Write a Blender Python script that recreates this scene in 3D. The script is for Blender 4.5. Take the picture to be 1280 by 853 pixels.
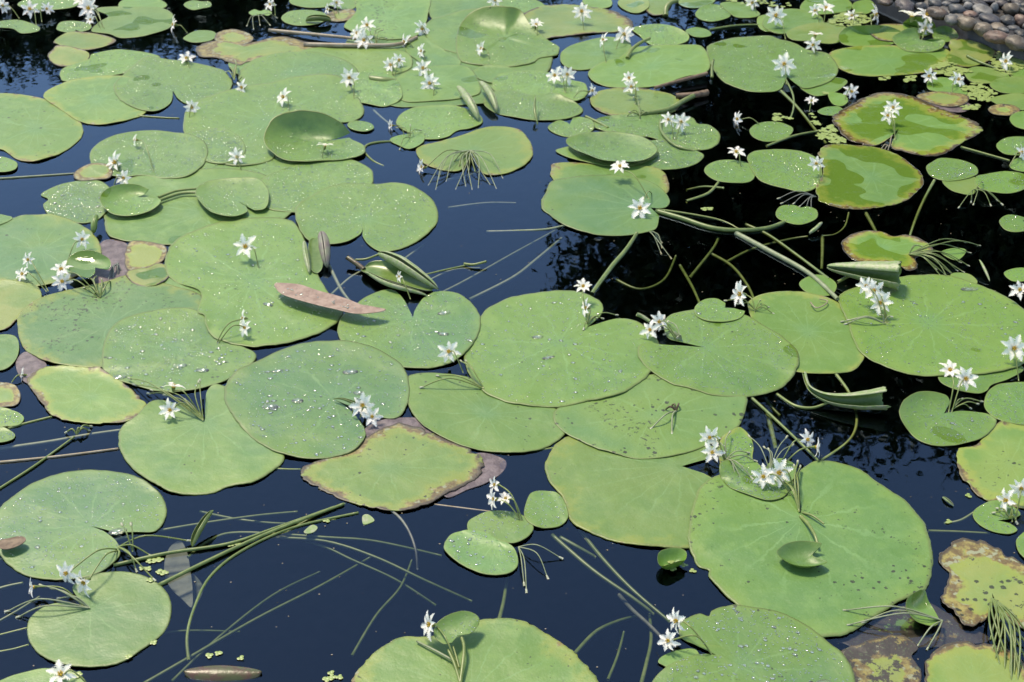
import bpy, bmesh, math, random
import numpy as np
from mathutils import Vector, Matrix, Quaternion, noise as mn
for o in list(bpy.data.objects): bpy.data.objects.remove(o)
random.seed(11)
R = math.radians
SC = bpy.context.scene
COL = SC.collection
# ---------------------------------------------------------------- camera, sky, sun, exposure
CAMH, DEP, LENS = 1.4, 33.0, 50.0
cam = bpy.data.cameras.new('camera'); cam.lens = LENS; cam.sensor_width = 36; cam.clip_start = .02; cam.clip_end = 600
camo = bpy.data.objects.new('camera', cam); COL.objects.link(camo)
camo.location = (0, 0, CAMH); camo.rotation_euler = (R(90-DEP), 0, 0); SC.camera = camo
cam.dof.use_dof = True; cam.dof.focus_distance = 2.35; cam.dof.aperture_fstop = 13
SUN_EL, SUN_AZ = 63.0, -42.0        # azimuth from +Y (away from the camera), negative to the left
w = bpy.data.worlds.new('World'); SC.world = w; w.use_nodes = True
nt = w.node_tree; bg = nt.nodes['Background']
sky = nt.nodes.new('ShaderNodeTexSky'); sky.sky_type = 'NISHITA'; sky.sun_disc = False
sky.sun_elevation = R(SUN_EL); sky.sun_rotation = R(SUN_AZ); sky.air_density = 1.0; sky.dust_density = .15; sky.ozone_density = 1.2
nt.links.new(sky.outputs[0], bg.inputs[0]); bg.inputs[1].default_value = 0.15
sl = bpy.data.lights.new('sun', 'SUN'); sl.energy = 2.3; sl.angle = R(11); sl.color = (1, .94, .82)
so = bpy.data.objects.new('sun', sl); COL.objects.link(so)
sd = Vector((math.sin(R(SUN_AZ))*math.cos(R(SUN_EL)), math.cos(R(SUN_AZ))*math.cos(R(SUN_EL)), math.sin(R(SUN_EL))))
so.rotation_euler = sd.to_track_quat('Z', 'Y').to_euler(); so.location = sd*20
SC.view_settings.view_transform = 'Standard'; SC.view_settings.look = 'None'
SC.view_settings.exposure = 1.25; SC.view_settings.gamma = 1; SC.view_settings.use_curve_mapping = False
SC.view_settings.use_white_balance = True; SC.view_settings.white_balance_temperature = 7600; SC.view_settings.white_balance_tint = 10
SC.render.engine = 'CYCLES'; cy = SC.cycles
cy.use_denoising = True; cy.max_bounces = 10; cy.transparent_max_bounces = 16; cy.transmission_bounces = 8
cy.caustics_reflective = False; cy.caustics_refractive = False; cy.sample_clamp_indirect = 4; cy.blur_glossy = .5

# ---------------------------------------------------------------- helpers
F = LENS/36*1280; SD, CD = math.sin(R(DEP)), math.cos(R(DEP))
def at(px, py, z=0.0):
    """the point of the plane at height z seen at this place of the photograph"""
    u, v = (px-640)/F, (426.5-py)/F
    dx, dy, dz = u, CD+v*SD, -SD+v*CD
    t = (z-CAMH)/dz
    return Vector((dx*t, dy*t, z))
def pxm(px, py):                   # metres per pixel of the photograph there
    return (at(px, py)-Vector((0, 0, CAMH))).length/F
def tag(o, label=None, cat=None, group=None, kind=None):
    if label: o['label'] = label
    if cat: o['category'] = cat
    if group: o['group'] = group
    if kind: o['kind'] = kind
    return o
def empty(name, loc=(0, 0, 0)):
    o = bpy.data.objects.new(name, None); o.empty_display_size = .02; o.location = loc; COL.objects.link(o); return o
def link(name, me, mat=None, parent=None, smooth=True):
    if mat and not me.materials: me.materials.append(mat)
    if smooth: me.polygons.foreach_set('use_smooth', [True]*len(me.polygons))
    o = bpy.data.objects.new(name, me); COL.objects.link(o)
    if parent: o.parent = parent
    return o
def mesh(name, vs, fs):
    me = bpy.data.meshes.new(name); me.from_pydata([tuple(v) for v in vs], [], fs); me.update(); return me
def crom(P, n=6, closed=False):
    out = []; m = len(P)
    rng = range(m if closed else m-1)
    for i in rng:
        if closed: a, b, c, d = P[(i-1) % m], P[i], P[(i+1) % m], P[(i+2) % m]
        else: a, b, c, d = P[max(i-1, 0)], P[i], P[i+1], P[min(i+2, m-1)]
        for k in range(n):
            t = k/n
            out.append(.5*((2*b)+(c-a)*t+(2*a-5*b+4*c-d)*t*t+(3*b-a-3*c+d)*t**3))
    if not closed: out.append(P[-1].copy())
    return out
def tube(P, r0, r1=None, seg=8, n=5, cap=True, VS=None, FS=None):
    """tapered tube along a smooth path; appends to VS, FS when given"""
    r1 = r0 if r1 is None else r1
    Q = crom(P, n) if len(P) > 2 else [P[0].lerp(P[1], k/n) for k in range(n+1)]
    vs = [] if VS is None else VS; fs = [] if FS is None else FS; b = len(vs)
    up = Vector((0, 0, 1)); m = len(Q)
    for i, q in enumerate(Q):
        d = (Q[min(i+1, m-1)]-Q[max(i-1, 0)]).normalized()
        s = d.cross(up if abs(d.z) < .95 else Vector((1, 0, 0))).normalized(); u = s.cross(d)
        r = r0+(r1-r0)*i/(m-1)
        for k in range(seg):
            a = 2*math.pi*k/seg; vs.append(q+s*math.cos(a)*r+u*math.sin(a)*r)
    for i in range(m-1):
        for k in range(seg):
            fs.append((b+i*seg+k, b+i*seg+(k+1) % seg, b+(i+1)*seg+(k+1) % seg, b+(i+1)*seg+k))
    if cap:
        fs.append(tuple(b+k for k in range(seg))); fs.append(tuple(b+(m-1)*seg+k for k in reversed(range(seg))))
    return vs, fs

# ---------------------------------------------------------------- materials
class G:
    """small node-graph builder"""
    def __init__(s, name):
        s.m = bpy.data.materials.new(name); s.m.use_nodes = True; s.t = s.m.node_tree; s.b = s.t.nodes['Principled BSDF']
        s.out = s.t.nodes['Material Output']
    def n(s, typ, **k):
        x = s.t.nodes.new(typ)
        for a, v in k.items():
            if a.startswith('i_'): x.inputs[int(a[2:])].default_value = v
            else: setattr(x, a, v)
        return x
    def l(s, a, b): s.t.links.new(a, b)
    def set(s, **k):
        for a, v in k.items(): s.b.inputs[a.replace('_', ' ')].default_value = v
    def math(s, op, a, b=None, c=None, clamp=False):
        x = s.n('ShaderNodeMath', operation=op, use_clamp=clamp)
        for i, v in enumerate((a, b, c)):
            if v is None: continue
            if isinstance(v, (int, float)): x.inputs[i].default_value = v
            else: s.l(v, x.inputs[i])
        return x.outputs[0]
    def mix(s, f, a, b):
        x = s.n('ShaderNodeMix', data_type='RGBA')
        for i, v in ((0, f), (6, a), (7, b)):
            if isinstance(v, (int, float)): x.inputs[i].default_value = v
            elif isinstance(v, tuple): x.inputs[i].default_value = (*v, 1)
            else: s.l(v, x.inputs[i])
        return x.outputs[2]
    def ramp(s, v, lo, hi):
        x = s.n('ShaderNodeMapRange', clamp=True, interpolation_type='SMOOTHSTEP')
        s.l(v, x.inputs[0])
        for i, q in ((1, lo), (2, hi)):
            if isinstance(q, (int, float)): x.inputs[i].default_value = q
            else: s.l(q, x.inputs[i])
        return x.outputs[0]
    def noise(s, vec, scale, detail=3, rough=.5):
        x = s.n('ShaderNodeTexNoise'); x.inputs['Scale'].default_value = scale; x.inputs['Detail'].default_value = detail
        x.inputs['Roughness'].default_value = rough; s.l(vec, x.inputs['Vector']); return x.outputs[0]
    def prop(s, name):
        x = s.n('ShaderNodeAttribute', attribute_type='OBJECT', attribute_name=name); return x.outputs['Fac']
def pos_rand(g):
    geo = g.n('ShaderNodeNewGeometry'); oi = g.n('ShaderNodeObjectInfo')
    sc = g.n('ShaderNodeVectorMath', operation='SCALE'); sc.inputs[0].default_value = (17, 31, 9); g.l(oi.outputs['Random'], sc.inputs['Scale'])
    ad = g.n('ShaderNodeVectorMath', operation='ADD'); g.l(geo.outputs['Position'], ad.inputs[0]); g.l(sc.outputs[0], ad.inputs[1])
    return ad.outputs[0], oi.outputs['Random'], geo
def leaf_mat():
    g = G('lily_pad_skin'); p, rnd, geo = pos_rand(g)
    uv = g.n('ShaderNodeUVMap', uv_map='polar'); sx = g.n('ShaderNodeSeparateXYZ'); g.l(uv.outputs[0], sx.inputs[0])
    ang, rim = sx.outputs[0], sx.outputs[1]
    big = g.noise(p, 9, 3); lar = g.noise(p, 4.5, 4, .6); mid = g.noise(p, 38, 4, .6); fine = g.noise(p, 260, 3, .6)
    c = g.mix(g.ramp(big, .3, .7), (.175, .290, .088), (.230, .345, .115))
    c = g.mix(g.math('MULTIPLY', g.ramp(mid, .45, .70), .7), c, (.32, .43, .14))
    c = g.mix(g.math('MULTIPLY', g.ramp(g.noise(p, 18, 6, .7), .50, .66), .62), c, (.13, .24, .05))
    c = g.mix(g.math('MULTIPLY', g.ramp(lar, .40, .62), .50), c, (.27, .36, .075))
    c = g.mix(g.math('MULTIPLY', g.math('FRACT', g.math('MULTIPLY', rnd, 7.3)), .65), c, (.25, .34, .08))
    c = g.mix(g.math('MULTIPLY', g.prop('cool'), g.ramp(lar, .70, .35)), c, (.145, .275, .135))
    c = g.mix(g.math('MULTIPLY', g.prop('vivid'), .8), c, (.18, .31, .035))  # deeper green; also paints in the sky sheen lost to the mirrored tree
    c = g.mix(g.math('MULTIPLY', g.ramp(g.math('ADD', rim, g.math('MULTIPLY', big, .5)), .55, .25), .4), c, (.20, .34, .17))
    # veins fan out from the stalk and fade before the rim
    wob = g.math('MULTIPLY', mid, .05)
    v = g.math('SINE', g.math('MULTIPLY', g.math('ADD', ang, wob), 2*math.pi*13))
    v = g.math('MULTIPLY', g.ramp(v, .90, 1.0), g.ramp(rim, .95, .25))
    c = g.mix(g.math('MULTIPLY', v, .45), c, (.36, .50, .24))
    # yellowing
    yl = g.math('MULTIPLY', g.prop('yellow'), g.math('ADD', .45, g.ramp(big, .35, .65)), clamp=True)
    c = g.mix(yl, c, (.42, .385, .13))
    yr = g.math('MULTIPLY', g.ramp(g.math('ADD', rim, g.math('MULTIPLY', mid, .35)), .95, 1.22), .35)
    c = g.mix(yr, c, (.36, .40, .08))
    # wet film: the waxy bloom is drowned, the leaf shows its deeper green and shines
    wetn = g.noise(p, 10, 1.3, .45)
    wet = g.ramp(wetn, g.math('SUBTRACT', .78, g.math('MULTIPLY', g.prop('wet'), .40)), g.math('SUBTRACT', .81, g.math('MULTIPLY', g.prop('wet'), .40)))
    c = g.mix(wet, c, (.19, .27, .05))
    c = g.mix(g.math('MULTIPLY', g.ramp(rim, .965, .99), .6), c, (.22, .20, .07))
    # brown dying margin
    br = g.prop('brown')
    e = g.math('ADD', rim, g.math('MULTIPLY', g.math('SUBTRACT', mid, .5), .55))
    e = g.math('ADD', e, g.math('MULTIPLY', g.math('SUBTRACT', big, .5), .5))
    lo = g.math('ADD', g.math('SUBTRACT', 1.08, g.math('MULTIPLY', br, .68)), g.math('MULTIPLY', g.math('LESS_THAN', br, .01), .4))
    bm = g.ramp(e, lo, g.math('ADD', lo, .07))
    bc = g.mix(g.ramp(g.noise(p, 75, 4, .7), .35, .6), (.56, .36, .14), (.24, .12, .06))
    bc = g.mix(g.ramp(g.noise(p, 90, 3), .56, .64), bc, (.50, .40, .32))
    ym = g.ramp(e, g.math('SUBTRACT', lo, .18), lo)
    c = g.mix(g.math('MULTIPLY', ym, .7), c, (.44, .40, .09))
    bc = g.mix(g.math('MULTIPLY', g.ramp(g.math('ADD', rim, g.math('MULTIPLY', mid, .12)), .985, 1.03), g.ramp(br, .1, .3)), bc, (.12, .065, .05))
    c = g.mix(bm, c, bc)
    rot = g.ramp(g.noise(p, 30, 5, .7), g.math('SUBTRACT', .80, g.math('MULTIPLY', g.prop('rot'), .42)), g.math('SUBTRACT', .84, g.math('MULTIPLY', g.prop('rot'), .42)))
    c = g.mix(rot, c, (.085, .05, .05))
    # insect nibbles and specks
    vo = g.n('ShaderNodeTexVoronoi'); vo.inputs['Scale'].default_value = 85; g.l(p, vo.inputs['Vector'])
    dist = g.math('ADD', vo.outputs['Distance'], g.math('MULTIPLY', g.math('SUBTRACT', g.noise(p, 420, 2), .5), .35))
    th = g.math('MULTIPLY', g.ramp(g.noise(p, 11, 2), .44, .72), g.math('ADD', .07, g.math('MULTIPLY', g.prop('speck'), .30)))
    vc = g.n('ShaderNodeSeparateColor'); g.l(vo.outputs['Color'], vc.inputs[0]); th = g.math('MULTIPLY', th, g.math('MULTIPLY', vc.outputs[1], 1.5))
    sp = g.math('LESS_THAN', dist, th)
    hl = g.math('MULTIPLY', g.math('LESS_THAN', g.math('ADD', g.math('SUBTRACT', .735, g.math('MULTIPLY', g.prop('speck'), .17)), g.math('MULTIPLY', g.ramp(g.noise(p, 9, 2), .62, .45), .3)), g.noise(p, 110, 4, .75)), g.math('LESS_THAN', .2, g.prop('speck')))
    sp = g.math('MAXIMUM', sp, hl)
    c = g.mix(g.math('MULTIPLY', sp, .9), c, (.035, .03, .02))
    c = g.mix(g.math('MULTIPLY', g.ramp(fine, .55, .75), .35), c, (.36, .46, .24))
    # pin-head dew
    vd = g.n('ShaderNodeTexVoronoi'); vd.inputs['Scale'].default_value = 190; g.l(p, vd.inputs['Vector'])
    siz = g.math('MULTIPLY', g.ramp(g.noise(p, 16, 2), .42, .62), g.math('MULTIPLY', g.prop('dew'), .30))
    sc = g.n('ShaderNodeSeparateColor'); g.l(vd.outputs['Color'], sc.inputs[0])
    siz = g.math('MULTIPLY', siz, g.math('POWER', sc.outputs[0], 1.5))
    dm = g.math('LESS_THAN', vd.outputs['Distance'], siz)
    dh = g.math('SUBTRACT', siz, vd.outputs['Distance'], clamp=True)
    bmp = g.n('ShaderNodeBump'); bmp.inputs['Strength'].default_value = 1; bmp.inputs['Distance'].default_value = .006
    g.l(dh, bmp.inputs['Height'])
    b0 = g.n('ShaderNodeBump'); b0.inputs['Strength'].default_value = .6; b0.inputs['Distance'].default_value = .0020
    g.l(g.math('ADD', g.math('ADD', g.math('MULTIPLY', mid, 1.0), g.math('MULTIPLY', g.noise(p, 15, 2), 2.6)), g.math('MULTIPLY', fine, .25)), b0.inputs['Height'])
    g.l(b0.outputs[0], bmp.inputs['Normal'])
    wl = g.math('MAXIMUM', wet, dm)
    ro = g.math('SUBTRACT', .41, g.math('MULTIPLY', wl, .34))
    ro = g.math('ADD', ro, g.math('MULTIPLY', mid, .08))
    g.l(ro, g.b.inputs['Roughness']); g.set(IOR=1.5, Specular_IOR_Level=.55)
    sc_ = g.n('ShaderNodeVectorMath', operation='MULTIPLY'); sc_.inputs[1].default_value = (.455, .585, .435); g.l(c, sc_.inputs[0]); c = sc_.outputs[0]
    sj_ = g.n('ShaderNodeVectorMath', operation='SCALE'); g.l(g.math('ADD', .90, g.math('MULTIPLY', rnd, .24)), sj_.inputs['Scale']); g.l(c, sj_.inputs[0]); c = sj_.outputs[0]
    g.l(c, g.b.inputs['Base Color']); g.l(bmp.outputs[0], g.b.inputs['Normal'])
    tr = g.n('ShaderNodeBsdfTranslucent'); g.l(g.mix(.5, c, (.20, .36, .02)), tr.inputs[0])
    mx = g.n('ShaderNodeMixShader'); mx.inputs[0].default_value = .10
    g.l(g.b.outputs[0], mx.inputs[1]); g.l(tr.outputs[0], mx.inputs[2]); g.l(mx.outputs[0], g.out.inputs[0])
    return g.m
M_LEAF = leaf_mat()
def simple(name, c1, c2, scale=60, rough=.5, lo=.35, hi=.65, bump=0, trans=0, detail=4, ior=1.45):
    g = G(name); p, rnd, geo = pos_rand(g); n = g.noise(p, scale, detail, .6)
    c = g.mix(g.ramp(n, lo, hi), c1, c2); g.l(c, g.b.inputs['Base Color']); g.set(Roughness=rough, IOR=ior)
    if bump:
        b = g.n('ShaderNodeBump'); b.inputs['Distance'].default_value = bump; g.l(n, b.inputs['Height']); g.l(b.outputs[0], g.b.inputs['Normal'])
    if trans:
        tr = g.n('ShaderNodeBsdfTranslucent'); g.l(c, tr.inputs[0]); mx = g.n('ShaderNodeMixShader'); mx.inputs[0].default_value = trans
        g.l(g.b.outputs[0], mx.inputs[1]); g.l(tr.outputs[0], mx.inputs[2]); g.l(mx.outputs[0], g.out.inputs[0])
    return g.m
M_YOUNG = simple('young_leaf', (0.088, 0.154, 0.028), (0.132, 0.198, 0.050), 70, .32, trans=.12)
M_UNDER = simple('leaf_underside', (0.15, 0.22, 0.07), (0.231, 0.248, 0.149), 120, .45, bump=.001)
M_MAUVE = simple('leaf_underside_mauve', (0.165, 0.176, 0.110), (0.143, 0.105, 0.099), 45, .45, bump=.001)
M_BRONZE = simple('leaf_bronze', (0.055, 0.061, 0.019), (0.072, 0.036, 0.022), 90, .35, bump=.001)
M_STEM = simple('stem_green', (0.110, 0.149, 0.033), (0.154, 0.187, 0.055), 60, .35)
M_OLIVE = simple('stem_olive', (0.085, 0.125, 0.03), (0.13, 0.17, 0.05), 60, 0.38)
M_PALE = simple('stem_pale', (0.15, 0.18, 0.09), (0.21, 0.235, 0.14), 60, 0.5)
M_TAN = simple('stem_tan', (0.198, 0.154, 0.094), (0.275, 0.231, 0.165), 60, .5)
M_GREY = simple('stem_grey', (0.088, 0.099, 0.083), (0.154, 0.160, 0.132), 50, .5)
M_PINK = simple('fallen_leaf', (0.20, 0.125, 0.085), (0.29, 0.20, 0.145), 80, .38, bump=.001)
M_TWIG = simple('twig_bark', (0.088, 0.055, 0.033), (0.165, 0.110, 0.066), 90, .6, bump=.002)
M_DECAY = simple('decayed_leaf', (0.072, 0.052, 0.055), (0.138, 0.105, 0.105), 60, .5, bump=.002)
M_PETAL = simple('petal_white', (.93, .89, .82), (.97, .94, .88), 300, .55, trans=.45)
M_CORE = simple('flower_centre', (0.396, 0.231, 0.011), (0.468, 0.330, 0.028), 900, .5)
M_BUD = simple('bud_tip', (0.231, 0.248, 0.138), (0.330, 0.341, 0.264), 300, .5)
M_DUCK = simple('duckweed_leaf', (0.17, 0.235, 0.055), (0.24, 0.29, 0.10), 300, .35)
def water_drop_mat():
    g = G('water_drop'); fr = g.n('ShaderNodeFresnel'); fr.inputs[0].default_value = 1.5
    gl = g.n('ShaderNodeBsdfGlossy'); gl.inputs['Roughness'].default_value = .06; tp = g.n('ShaderNodeBsdfTransparent'); tp.inputs[0].default_value = (.97, 1, .95, 1); df_ = g.n('ShaderNodeBsdfDiffuse'); df_.inputs[0].default_value = (.85, .9, .82, 1); mz = g.n('ShaderNodeMixShader'); mz.inputs[0].default_value = .07; g.l(tp.outputs[0], mz.inputs[1]); g.l(df_.outputs[0], mz.inputs[2])
    mx = g.n('ShaderNodeMixShader'); g.l(fr.outputs[0], mx.inputs[0]); g.l(mz.outputs[0], mx.inputs[1]); g.l(gl.outputs[0], mx.inputs[2]); g.l(mx.outputs[0], g.out.inputs[0])
    return g.m
M_DROP = water_drop_mat()
# ---------------------------------------------------------------- water, pond bed, ground, bank
def wbox(x0, x1, y0, y1, z0, z1):
    v = [(x, y, z) for z in (z0, z1) for y in (y0, y1) for x in (x0, x1)]
    return v, [(0, 2, 3, 1), (4, 5, 7, 6), (0, 1, 5, 4), (1, 3, 7, 5), (3, 2, 6, 7), (2, 0, 4, 6)]
g = G('pond_water')
fr = g.n('ShaderNodeFresnel'); fr.inputs[0].default_value = 1.50
gl = g.n('ShaderNodeBsdfGlossy'); gl.inputs['Roughness'].default_value = .012; gl.inputs['Color'].default_value = (.58, .77, 1, 1)
tp = g.n('ShaderNodeBsdfTransparent'); mx = g.n('ShaderNodeMixShader')
tc = g.n('ShaderNodeNewGeometry'); bp = g.n('ShaderNodeBump'); bp.inputs['Distance'].default_value = .0004; bp.inputs['Strength'].default_value = .6
g.l(g.math('ADD', g.noise(tc.outputs['Position'], 14, 2), g.math('MULTIPLY', g.noise(tc.outputs['Position'], 50, 1), .03)), bp.inputs['Height'])
g.l(bp.outputs[0], gl.inputs['Normal']); g.l(bp.outputs[0], fr.inputs['Normal'])
g.l(fr.outputs[0], mx.inputs[0]); g.l(tp.outputs[0], mx.inputs[1]); g.l(gl.outputs[0], mx.inputs[2]); g.l(mx.outputs[0], g.out.inputs['Surface'])
va = g.n('ShaderNodeVolumeAbsorption'); va.inputs['Color'].default_value = (.30, .42, .34, 1); va.inputs['Density'].default_value = 10
g.l(va.outputs[0], g.out.inputs['Volume'])
vs, fs = wbox(-9, 9, -3, 14, -.7, 0)
tag(link('pond_water', mesh('pond_water', vs, fs), g.m, smooth=False), 'dark still pond water mirroring blue sky and a black tree', 'water', kind='structure')
vs = [(-9.2, -3.2, -.65), (9.2, -3.2, -.65), (9.2, 14.2, -.65), (-9.2, 14.2, -.65)]
M_MUD = simple('pond_mud', (.035, .03, .02), (.06, .05, .035), 8, .8)
tag(link('pond_bed', mesh('pond_bed', vs, [(0, 1, 2, 3)]), M_MUD, smooth=False), 'dark muddy bottom under the pond water', 'pond bed', kind='structure')
# lawn round the pond out to the horizon, one sheet with the pond cut out of it
a, b_ = 400, (9, -3, 14)
ov = [(-a, -a), (a, -a), (a, a), (-a, a)]; iv = [(-9, -3), (9, -3), (9, 14), (-9, 14)]
vs = [(x, y, .12) for x, y in ov]+[(x, y, .12) for x, y in iv]+[(x, y, -.72) for x, y in iv]
fs = [(i, (i+1) % 4, 4+(i+1) % 4, 4+i) for i in range(4)]+[(4+i, 4+(i+1) % 4, 8+(i+1) % 4, 8+i) for i in range(4)]
M_LAWN = simple('lawn', (.05, .09, .025), (.09, .13, .04), 6, .8)
tag(link('ground', mesh('ground', vs, fs), M_LAWN, smooth=False), 'grassy ground around the pond reaching the horizon', 'ground', kind='structure')
# the bank behind the liner edge at top right
K0, K1 = at(1060, -18), at(1290, 82)
kd = (K1-K0).normalized(); kn = Vector((-kd.y, kd.x, 0))
if kn.y < 0: kn = -kn
def bk(s, t, z): q = K0+kd*s+kn*t; return (q.x, q.y, z)
L0, L1 = -1.1, 2.6
M_LINER = simple('liner_rubber', (.008, .008, .010), (.02, .02, .024), 40, .5)
prof = [(-.004, -.3), (-.004, .03), (.012, .045), (.05, .048), (.075, .04), (.075, -.3)]
N = 40; vs = []; fs = []
for i in range(N+1):
    s = L0+(L1-L0)*i/N; j = .006*mn.noise((s*3, 0, 1))
    for (t, z) in prof: vs.append(bk(s, t+j, z+.004*mn.noise((s*6, t*9, 4))))
for i in range(N):
    for k in range(len(prof)-1):
        q = i*len(prof)+k; fs.append((q, q+len(prof), q+len(prof)+1, q+1))
tag(link('pond_edge', mesh('pond_edge', vs, fs), M_LINER), 'black rubber edging between the water and the pebbles', 'pond edging', kind='structure')
M_SOIL = simple('bank_soil', (.012, .011, .012), (.04, .035, .03), 60, .8, bump=.01)
vs = []; fs = []; nx, ny = 44, 24
for j in range(ny+1):
    for i in range(nx+1):
        s = L0+(L1-L0)*i/nx; t = .07+5.5*(j/ny)**2
        vs.append(bk(s, t, .028+.10*min(t, 1.0)+.006*mn.noise((s*9, t*9, 0))))
for j in range(ny):
    for i in range(nx): q = j*(nx+1)+i; fs.append((q, q+1, q+nx+2, q+nx+1))
b0 = len(vs)                         # sides down into the pond bed
rim = [j*(nx+1) for j in range(ny+1)]+[ny*(nx+1)+i for i in range(1, nx+1)]+[j*(nx+1)+nx for j in range(ny-1, -1, -1)]
for q in rim: vs.append((vs[q][0], vs[q][1], -.68))
for k in range(len(rim)-1): fs.append((rim[k], rim[k+1], b0+k+1, b0+k))
tag(link('bank', mesh('bank', vs, fs), M_SOIL), 'dark soil bank under the pebbles at the top right corner', 'bank', kind='structure')

# ---------------------------------------------------------------- pebbles
def pebble_mat():
    g = G('pebble_stone'); p, rnd, geo = pos_rand(g)
    oc = g.n('ShaderNodeObjectInfo').outputs['Color']
    n1 = g.noise(p, 28, 5, .65); n2 = g.noise(p, 130, 4, .7)
    dk = g.n('ShaderNodeVectorMath', operation='SCALE'); dk.inputs['Scale'].default_value = .45; g.l(oc, dk.inputs[0])
    c = g.mix(g.ramp(n1, .35, .65), oc, dk.outputs[0]); c = g.mix(g.math('MULTIPLY', g.ramp(n2, .55, .75), .6), c, (.28, .26, .24))
    g.l(c, g.b.inputs['Base Color']); g.set(Roughness=.5)
    b = g.n('ShaderNodeBump'); b.inputs['Distance'].default_value = .002; b.inputs['Strength'].default_value = .6
    g.l(n2, b.inputs['Height']); g.l(b.outputs[0], g.b.inputs['Normal'])
    return g.m
M_PEB = pebble_mat()
PC = dict(mauve=(0.13, 0.105, 0.10), grey=(0.130, 0.127, 0.124), tan=(0.234, 0.176, 0.117), red=(0.221, 0.130, 0.091), slate=(0.058, 0.055, 0.065), pale=(0.234, 0.221, 0.202), dark=(0.039, 0.036, 0.033), brown=(0.130, 0.085, 0.058))
def bank_z(p):
    t = (p-K0).dot(kn); return .028+.10*min(max(t, .07), 1.0)
def pebble(px, py, wp, hp, col, label, group, sd, name='pebble'):
    z = .07
    for _ in range(4): q = at(px, py, z); z = bank_z(q)+.012
    m = pxm(px, py); a = wp*m/2*1.15; h = max(.010, hp*m*.58)
    bm = bmesh.new(); bmesh.ops.create_icosphere(bm, subdivisions=3, radius=1)
    for v in bm.verts:
        n = 1+.16*mn.noise(v.co*1.1+Vector((sd, 0, 0)))+.06*mn.noise(v.co*2.5+Vector((0, sd, 0)))
        v.co *= n; v.co.x *= a; v.co.y *= a*(.62+.25*random.random()); v.co.z *= h*.80
    me = bpy.data.meshes.new(name); bm.to_mesh(me); bm.free()
    o = link(name, me, M_PEB); o.location = q; o.rotation_euler = (random.uniform(-.15, .15), random.uniform(-.15, .15), math.atan2(kd.y, kd.x)+random.uniform(-.35, .35))
    c = PC[col]; k = random.uniform(.42, .78); o.color = (c[0]*k, c[1]*k, c[2]*k, 1)
    tag(o, label, 'pebble', group); return q
PEB = [  # x, y, width, height of each stone in the photograph, colour, label
 (1131, 7, 24, 13, 'mauve', 'large mauve pebble at the left end of the bank against the black edging'),
 (1151, 9, 12, 12, 'grey', 'small grey pebble between the mauve pebble and the wide mauve-grey one'),
 (1169, 4, 17, 10, 'grey', 'grey-tan pebble at the top edge above the wide mauve-grey pebble'),
 (1172, 17, 25, 16, 'brown', 'wide mauve-grey pebble standing just behind the white open flower'),
 (1196, 13, 18, 15, 'grey', 'round smooth grey pebble right of the wide mauve-grey one'),
 (1183, 6, 11, 9, 'grey', 'little grey pebble above and left of the round grey one'),
 (1190, 25, 17, 12, 'pale', 'mottled pale pebble touching the edging below the round grey pebble'),
 (1208, 29, 22, 17, 'tan', 'bulging tan pebble touching the edging, third stone in the front row'),
 (1213, 19, 15, 10, 'red', 'small reddish tan pebble on top of the bulging tan one'),
 (1229, 13, 23, 9, 'pale', 'flat whitish mottled pebble above the slate one'),
 (1237, 25, 24, 13, 'slate', 'flat dark slate pebble behind the tan front row'),
 (1230, 37, 21, 16, 'tan', 'tan pebble in the front row, left of the long reddish one'),
 (1247, 34, 17, 7, 'tan', 'thin tan pebble wedged behind the long reddish stone'),
 (1247, 47, 28, 15, 'red', 'long reddish tan pebble in the front row by the edging'),
 (1270, 54, 25, 16, 'tan', 'sandy pebble at the right end of the front row'),
 (1264, 12, 18, 15, 'tan', 'tan topped pebble with grey underside near the right edge'),
 (1225, 6, 21, 8, 'slate', 'long dark slate pebble near the top above the whitish one'),
 (1243, 10, 8, 13, 'pale', 'narrow upright whitish pebble between slate stones'),
 (1210, 8, 11, 11, 'pale', 'small mottled pebble right of the round grey one near the top'),
 (1259, 27, 19, 15, 'dark', 'angular dark pebble flecked with white left of the reddish one'),
 (1276, 27, 16, 16, 'red', 'reddish pebble cut by the right edge of the photo'),
 (1275, 42, 15, 9, 'dark', 'dark low pebble above the sandy end stone'),
 (1254, 38, 14, 6, 'pale', 'thin pale pebble lying over the long reddish stone'),
 (1252, 5, 12, 9, 'mauve', 'small mauve pebble at the top between slate and tan stones'),
 (1267, 36, 14, 8, 'grey', 'small grey pebble under the dark flecked one'),
 (1190, 0, 17, 6, 'grey', 'grey pebble cut by the top edge above the round grey one'),
 (1236, 1, 15, 6, 'mauve', 'flat mauve pebble cut by the top edge'),
 (1271, 2, 17, 8, 'mauve', 'grey-mauve pebble at the top right corner'),
 (1106, 2, 18, 9, 'brown', 'brown pebble half hidden at the left tip of the bank'),
 (1114, -4, 20, 10, 'grey', 'grey pebble cut by the top edge above the mauve one'),
 (1148, -4, 20, 9, 'mauve', 'dark mauve pebble cut by the top edge over the small grey one'),
]
used_p = []
for i, (x, y, w_, h_, c, lab) in enumerate(PEB): used_p.append((pebble(x, y, w_, h_, c, lab, 'pebbles on the bank', i*3.1), w_*pxm(x, y)/2))
rnd = random.Random(5); gv, gf, nfill = [], [], {}
DIRS = ['right of', 'above and right of', 'above', 'above and left of', 'left of', 'below and left of', 'below', 'below and right of']
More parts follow.
